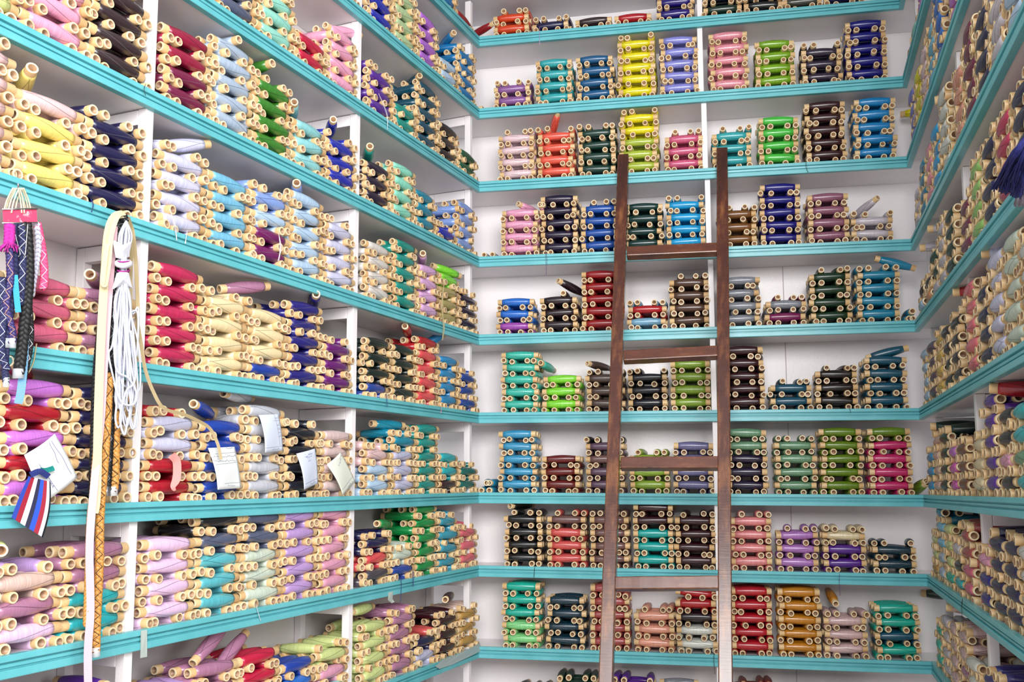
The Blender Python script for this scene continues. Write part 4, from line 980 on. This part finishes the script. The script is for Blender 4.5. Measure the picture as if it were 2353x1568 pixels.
m_ = ribbon_mb(pathL([(92, 1080), (104, 1082), (124, 1076)], .034, 10), .012); child_mesh('green_tab', m_, cloth_mat('green_glitter_tab', '#1f8f86', .4, 'noise', '#0b5c5a'), st, False, 'glittery green folded tab')
m_ = ribbon_mb(pathL([(70, 1092), (92, 1084), (112, 1096)], .036, 10), .014); child_mesh('folded_top', m_, simple('navy_fold', '#1e2a6a', .5), st, False, 'navy folded top')
tag(st, 'blue, red and white striped satin ribbon pinned on the largest slip', 'ribbon')

# ------------------------------------------------------------------ navy yarn tassel at the right edge
def atR(px, py, e): return at('R', px, py, e)
ty = empty('yarn_tassel', atR(2345, 330, .06)); mb = MB(); rt = random.Random(5)
for i in range(150):
    a = rt.random(); s0 = rt.uniform(-1, 1)
    mb.tube(smooth_path([atR(2372 + 10 * s0, 300 + 20 * rt.random(), .07), atR(2345 + 22 * s0, 350 + 10 * rt.random(), .08 + .02 * rt.random()), atR(2322 + 34 * s0, 395 + 22 * abs(s0), .075 + .025 * rt.random()), atR(2312 + 36 * s0 + rt.uniform(-5, 5), 430 + 22 * (1 + s0) / 2 + rt.uniform(-14, 8), .06 + .03 * rt.random())], 10), .0016, 4)
child_mesh('yarn_strands', mb, cloth_mat('navy_yarn', '#1b1f6e', .85, 'noise', '#0f1247'), ty)
mb = MB()
for i in range(40):
    s0 = rt.uniform(-1, 1); mb.tube([atR(2352 + 14 * s0, 438 + 6 * rt.random(), .04), atR(2348 + 20 * s0, 468 + 8 * rt.random(), .045)], .0014, 4)
child_mesh('grey_tip', mb, cloth_mat('grey_yarn', '#8a8088', .85, 'noise', '#5d5660'), ty, label='greyish fuzzy tip')
tag(ty, 'thick navy yarn tassel hanging at the right edge', 'tassel')

# ------------------------------------------------------------------ stray thread ends over the shelf edges
M_TH = {c: simple('loose_thread_' + c, h, .6) for c, h in (('purple', '#4a3070'), ('white', '#e2dfe4'), ('black', '#1a1a20'), ('blue', '#20306e'), ('khaki', '#b8ab80'), ('pink', '#d98a9c'), ('cyan', '#38b4c8'), ('lilac', '#c49ad0'))}
def stray(w, pts, c, label, n=2, r=.0007):
    mb_ = MB(); rs = random.Random(int(pts[0][0]))
    for j in range(n):
        mb_.tube(smooth_path([at(w, x + rs.uniform(-2, 2) * (i > 0), y, .005 + .003 * j) for i, (x, y) in enumerate(pts)], 16), r, 4)
    top_mesh('thread_end', mb_, M_TH[c], label, 'thread', 'stray thread ends over the shelf edges')
stray('L', [(84, 790), (76, 830), (66, 858), (60, 846)], 'khaki', 'ivory cord end dangling beside the turquoise ribbon', 1, .0016)
stray('B', [(1254, 575), (1255, 600), (1256, 632)], 'purple', 'dark purple thread end hanging over fourth back shelf')
stray('B', [(1240, 62), (1240, 80), (1241, 103)], 'lilac', 'lilac thread end hanging over topmost back shelf')
stray('B', [(1952, 935), (1954, 942), (1954, 949)], 'black', 'short black thread end hanging over sixth back shelf')
stray('B', [(1929, 1318), (1928, 1340), (1931, 1370)], 'purple', 'purple thread end hanging over eighth back shelf')
stray('B', [(1641, 1500), (1640, 1520), (1642, 1550)], 'black', 'black thread end beside ladder on ninth back shelf')
stray('B', [(1229, 1302), (1228, 1315), (1227, 1330)], 'black', 'black thread end over eighth back shelf below black spools')
stray('B', [(1852, 372), (1853, 386), (1856, 396)], 'black', 'black thread end hanging over third back shelf')
stray('L', [(335, 193), (330, 205), (334, 220)], 'black', 'dark thread end over fourth left shelf below brown spools')
stray('L', [(208, 455), (214, 470), (211, 488)], 'blue', 'navy thread end over fifth left shelf below navy spools')
stray('L', [(1022, 640), (1016, 700), (1020, 750), (1016, 782)], 'khaki', 'long khaki thread loops hanging from khaki spools', 6)
stray('L', [(390, 480), (402, 520), (406, 553)], 'white', 'white thread end below silver lavender spools', 3)
stray('L', [(640, 535), (645, 570), (640, 600)], 'white', 'white thread loop over the plum magenta spools', 4)
stray('L', [(888, 905), (889, 920), (889, 936)], 'blue', 'blue thread end over sixth left shelf')
stray('L', [(1008, 928), (1012, 938), (1014, 950)], 'pink', 'pink thread end over sixth left shelf')
stray('L', [(920, 1310), (922, 1345), (921, 1385)], 'blue', 'long blue thread end over eighth left shelf')
stray('L', [(948, 1310), (950, 1328), (949, 1348)], 'blue', 'shorter blue thread end over eighth left shelf', 3)
stray('L', [(870, 215), (888, 262), (891, 298)], 'white', 'pale thread end over third left shelf below violet spools')
stray('L', [(588, 1390), (592, 1410), (600, 1428)], 'white', 'white thread end over eighth left shelf')
stray('R', [(2212, 1375), (2210, 1400), (2214, 1440)], 'black', 'black thread end over eighth right shelf')
stray('L', [(430, 130 + 400), (428, 552), (426, 560)], 'white', 'short white thread end below light sky blue spools')
# bits of tape and plastic on the edges
def patch(pts, mat, name, label, cat, e=.003):
    mb_ = MB(); P_ = [at('L', x, y, e + .002 * (i % 2)) for i, (x, y) in enumerate(pts)]
    n = len(P_); mb_.v = P_ + [p - NL * .0008 for p in P_]; mb_.f = [tuple(range(n)), tuple(reversed(range(n, 2 * n)))] + [(i, n + i, n + (i + 1) % n, (i + 1) % n) for i in range(n)]
    top_mesh(name, mb_, mat, label, cat, None, False)
M_TAPE = simple('old_tape', '#b9c4bd', .4, Alpha=.75)
patch([(324, 1450), (338, 1448), (338, 1510), (323, 1513)], M_TAPE, 'tape_strip', 'strip of old grey tape over eighth left shelf edge', 'tape')
patch([(893, 1362), (903, 1360), (902, 1378), (907, 1384), (900, 1387), (892, 1380)], M_TAPE, 'tape_curl', 'curled bit of yellowed tape under eighth left shelf edge', 'tape')
M_PLAST = simple('plastic_sheet', '#aebcbc', .25, Alpha=.8)
patch([(1000, 1532), (1020, 1515), (1050, 1505), (1085, 1488), (1103, 1478), (1106, 1496), (1075, 1512), (1040, 1528), (1010, 1538)], M_PLAST, 'plastic_sheet', 'crumpled grey plastic lying over ninth left shelf edge', 'plastic')
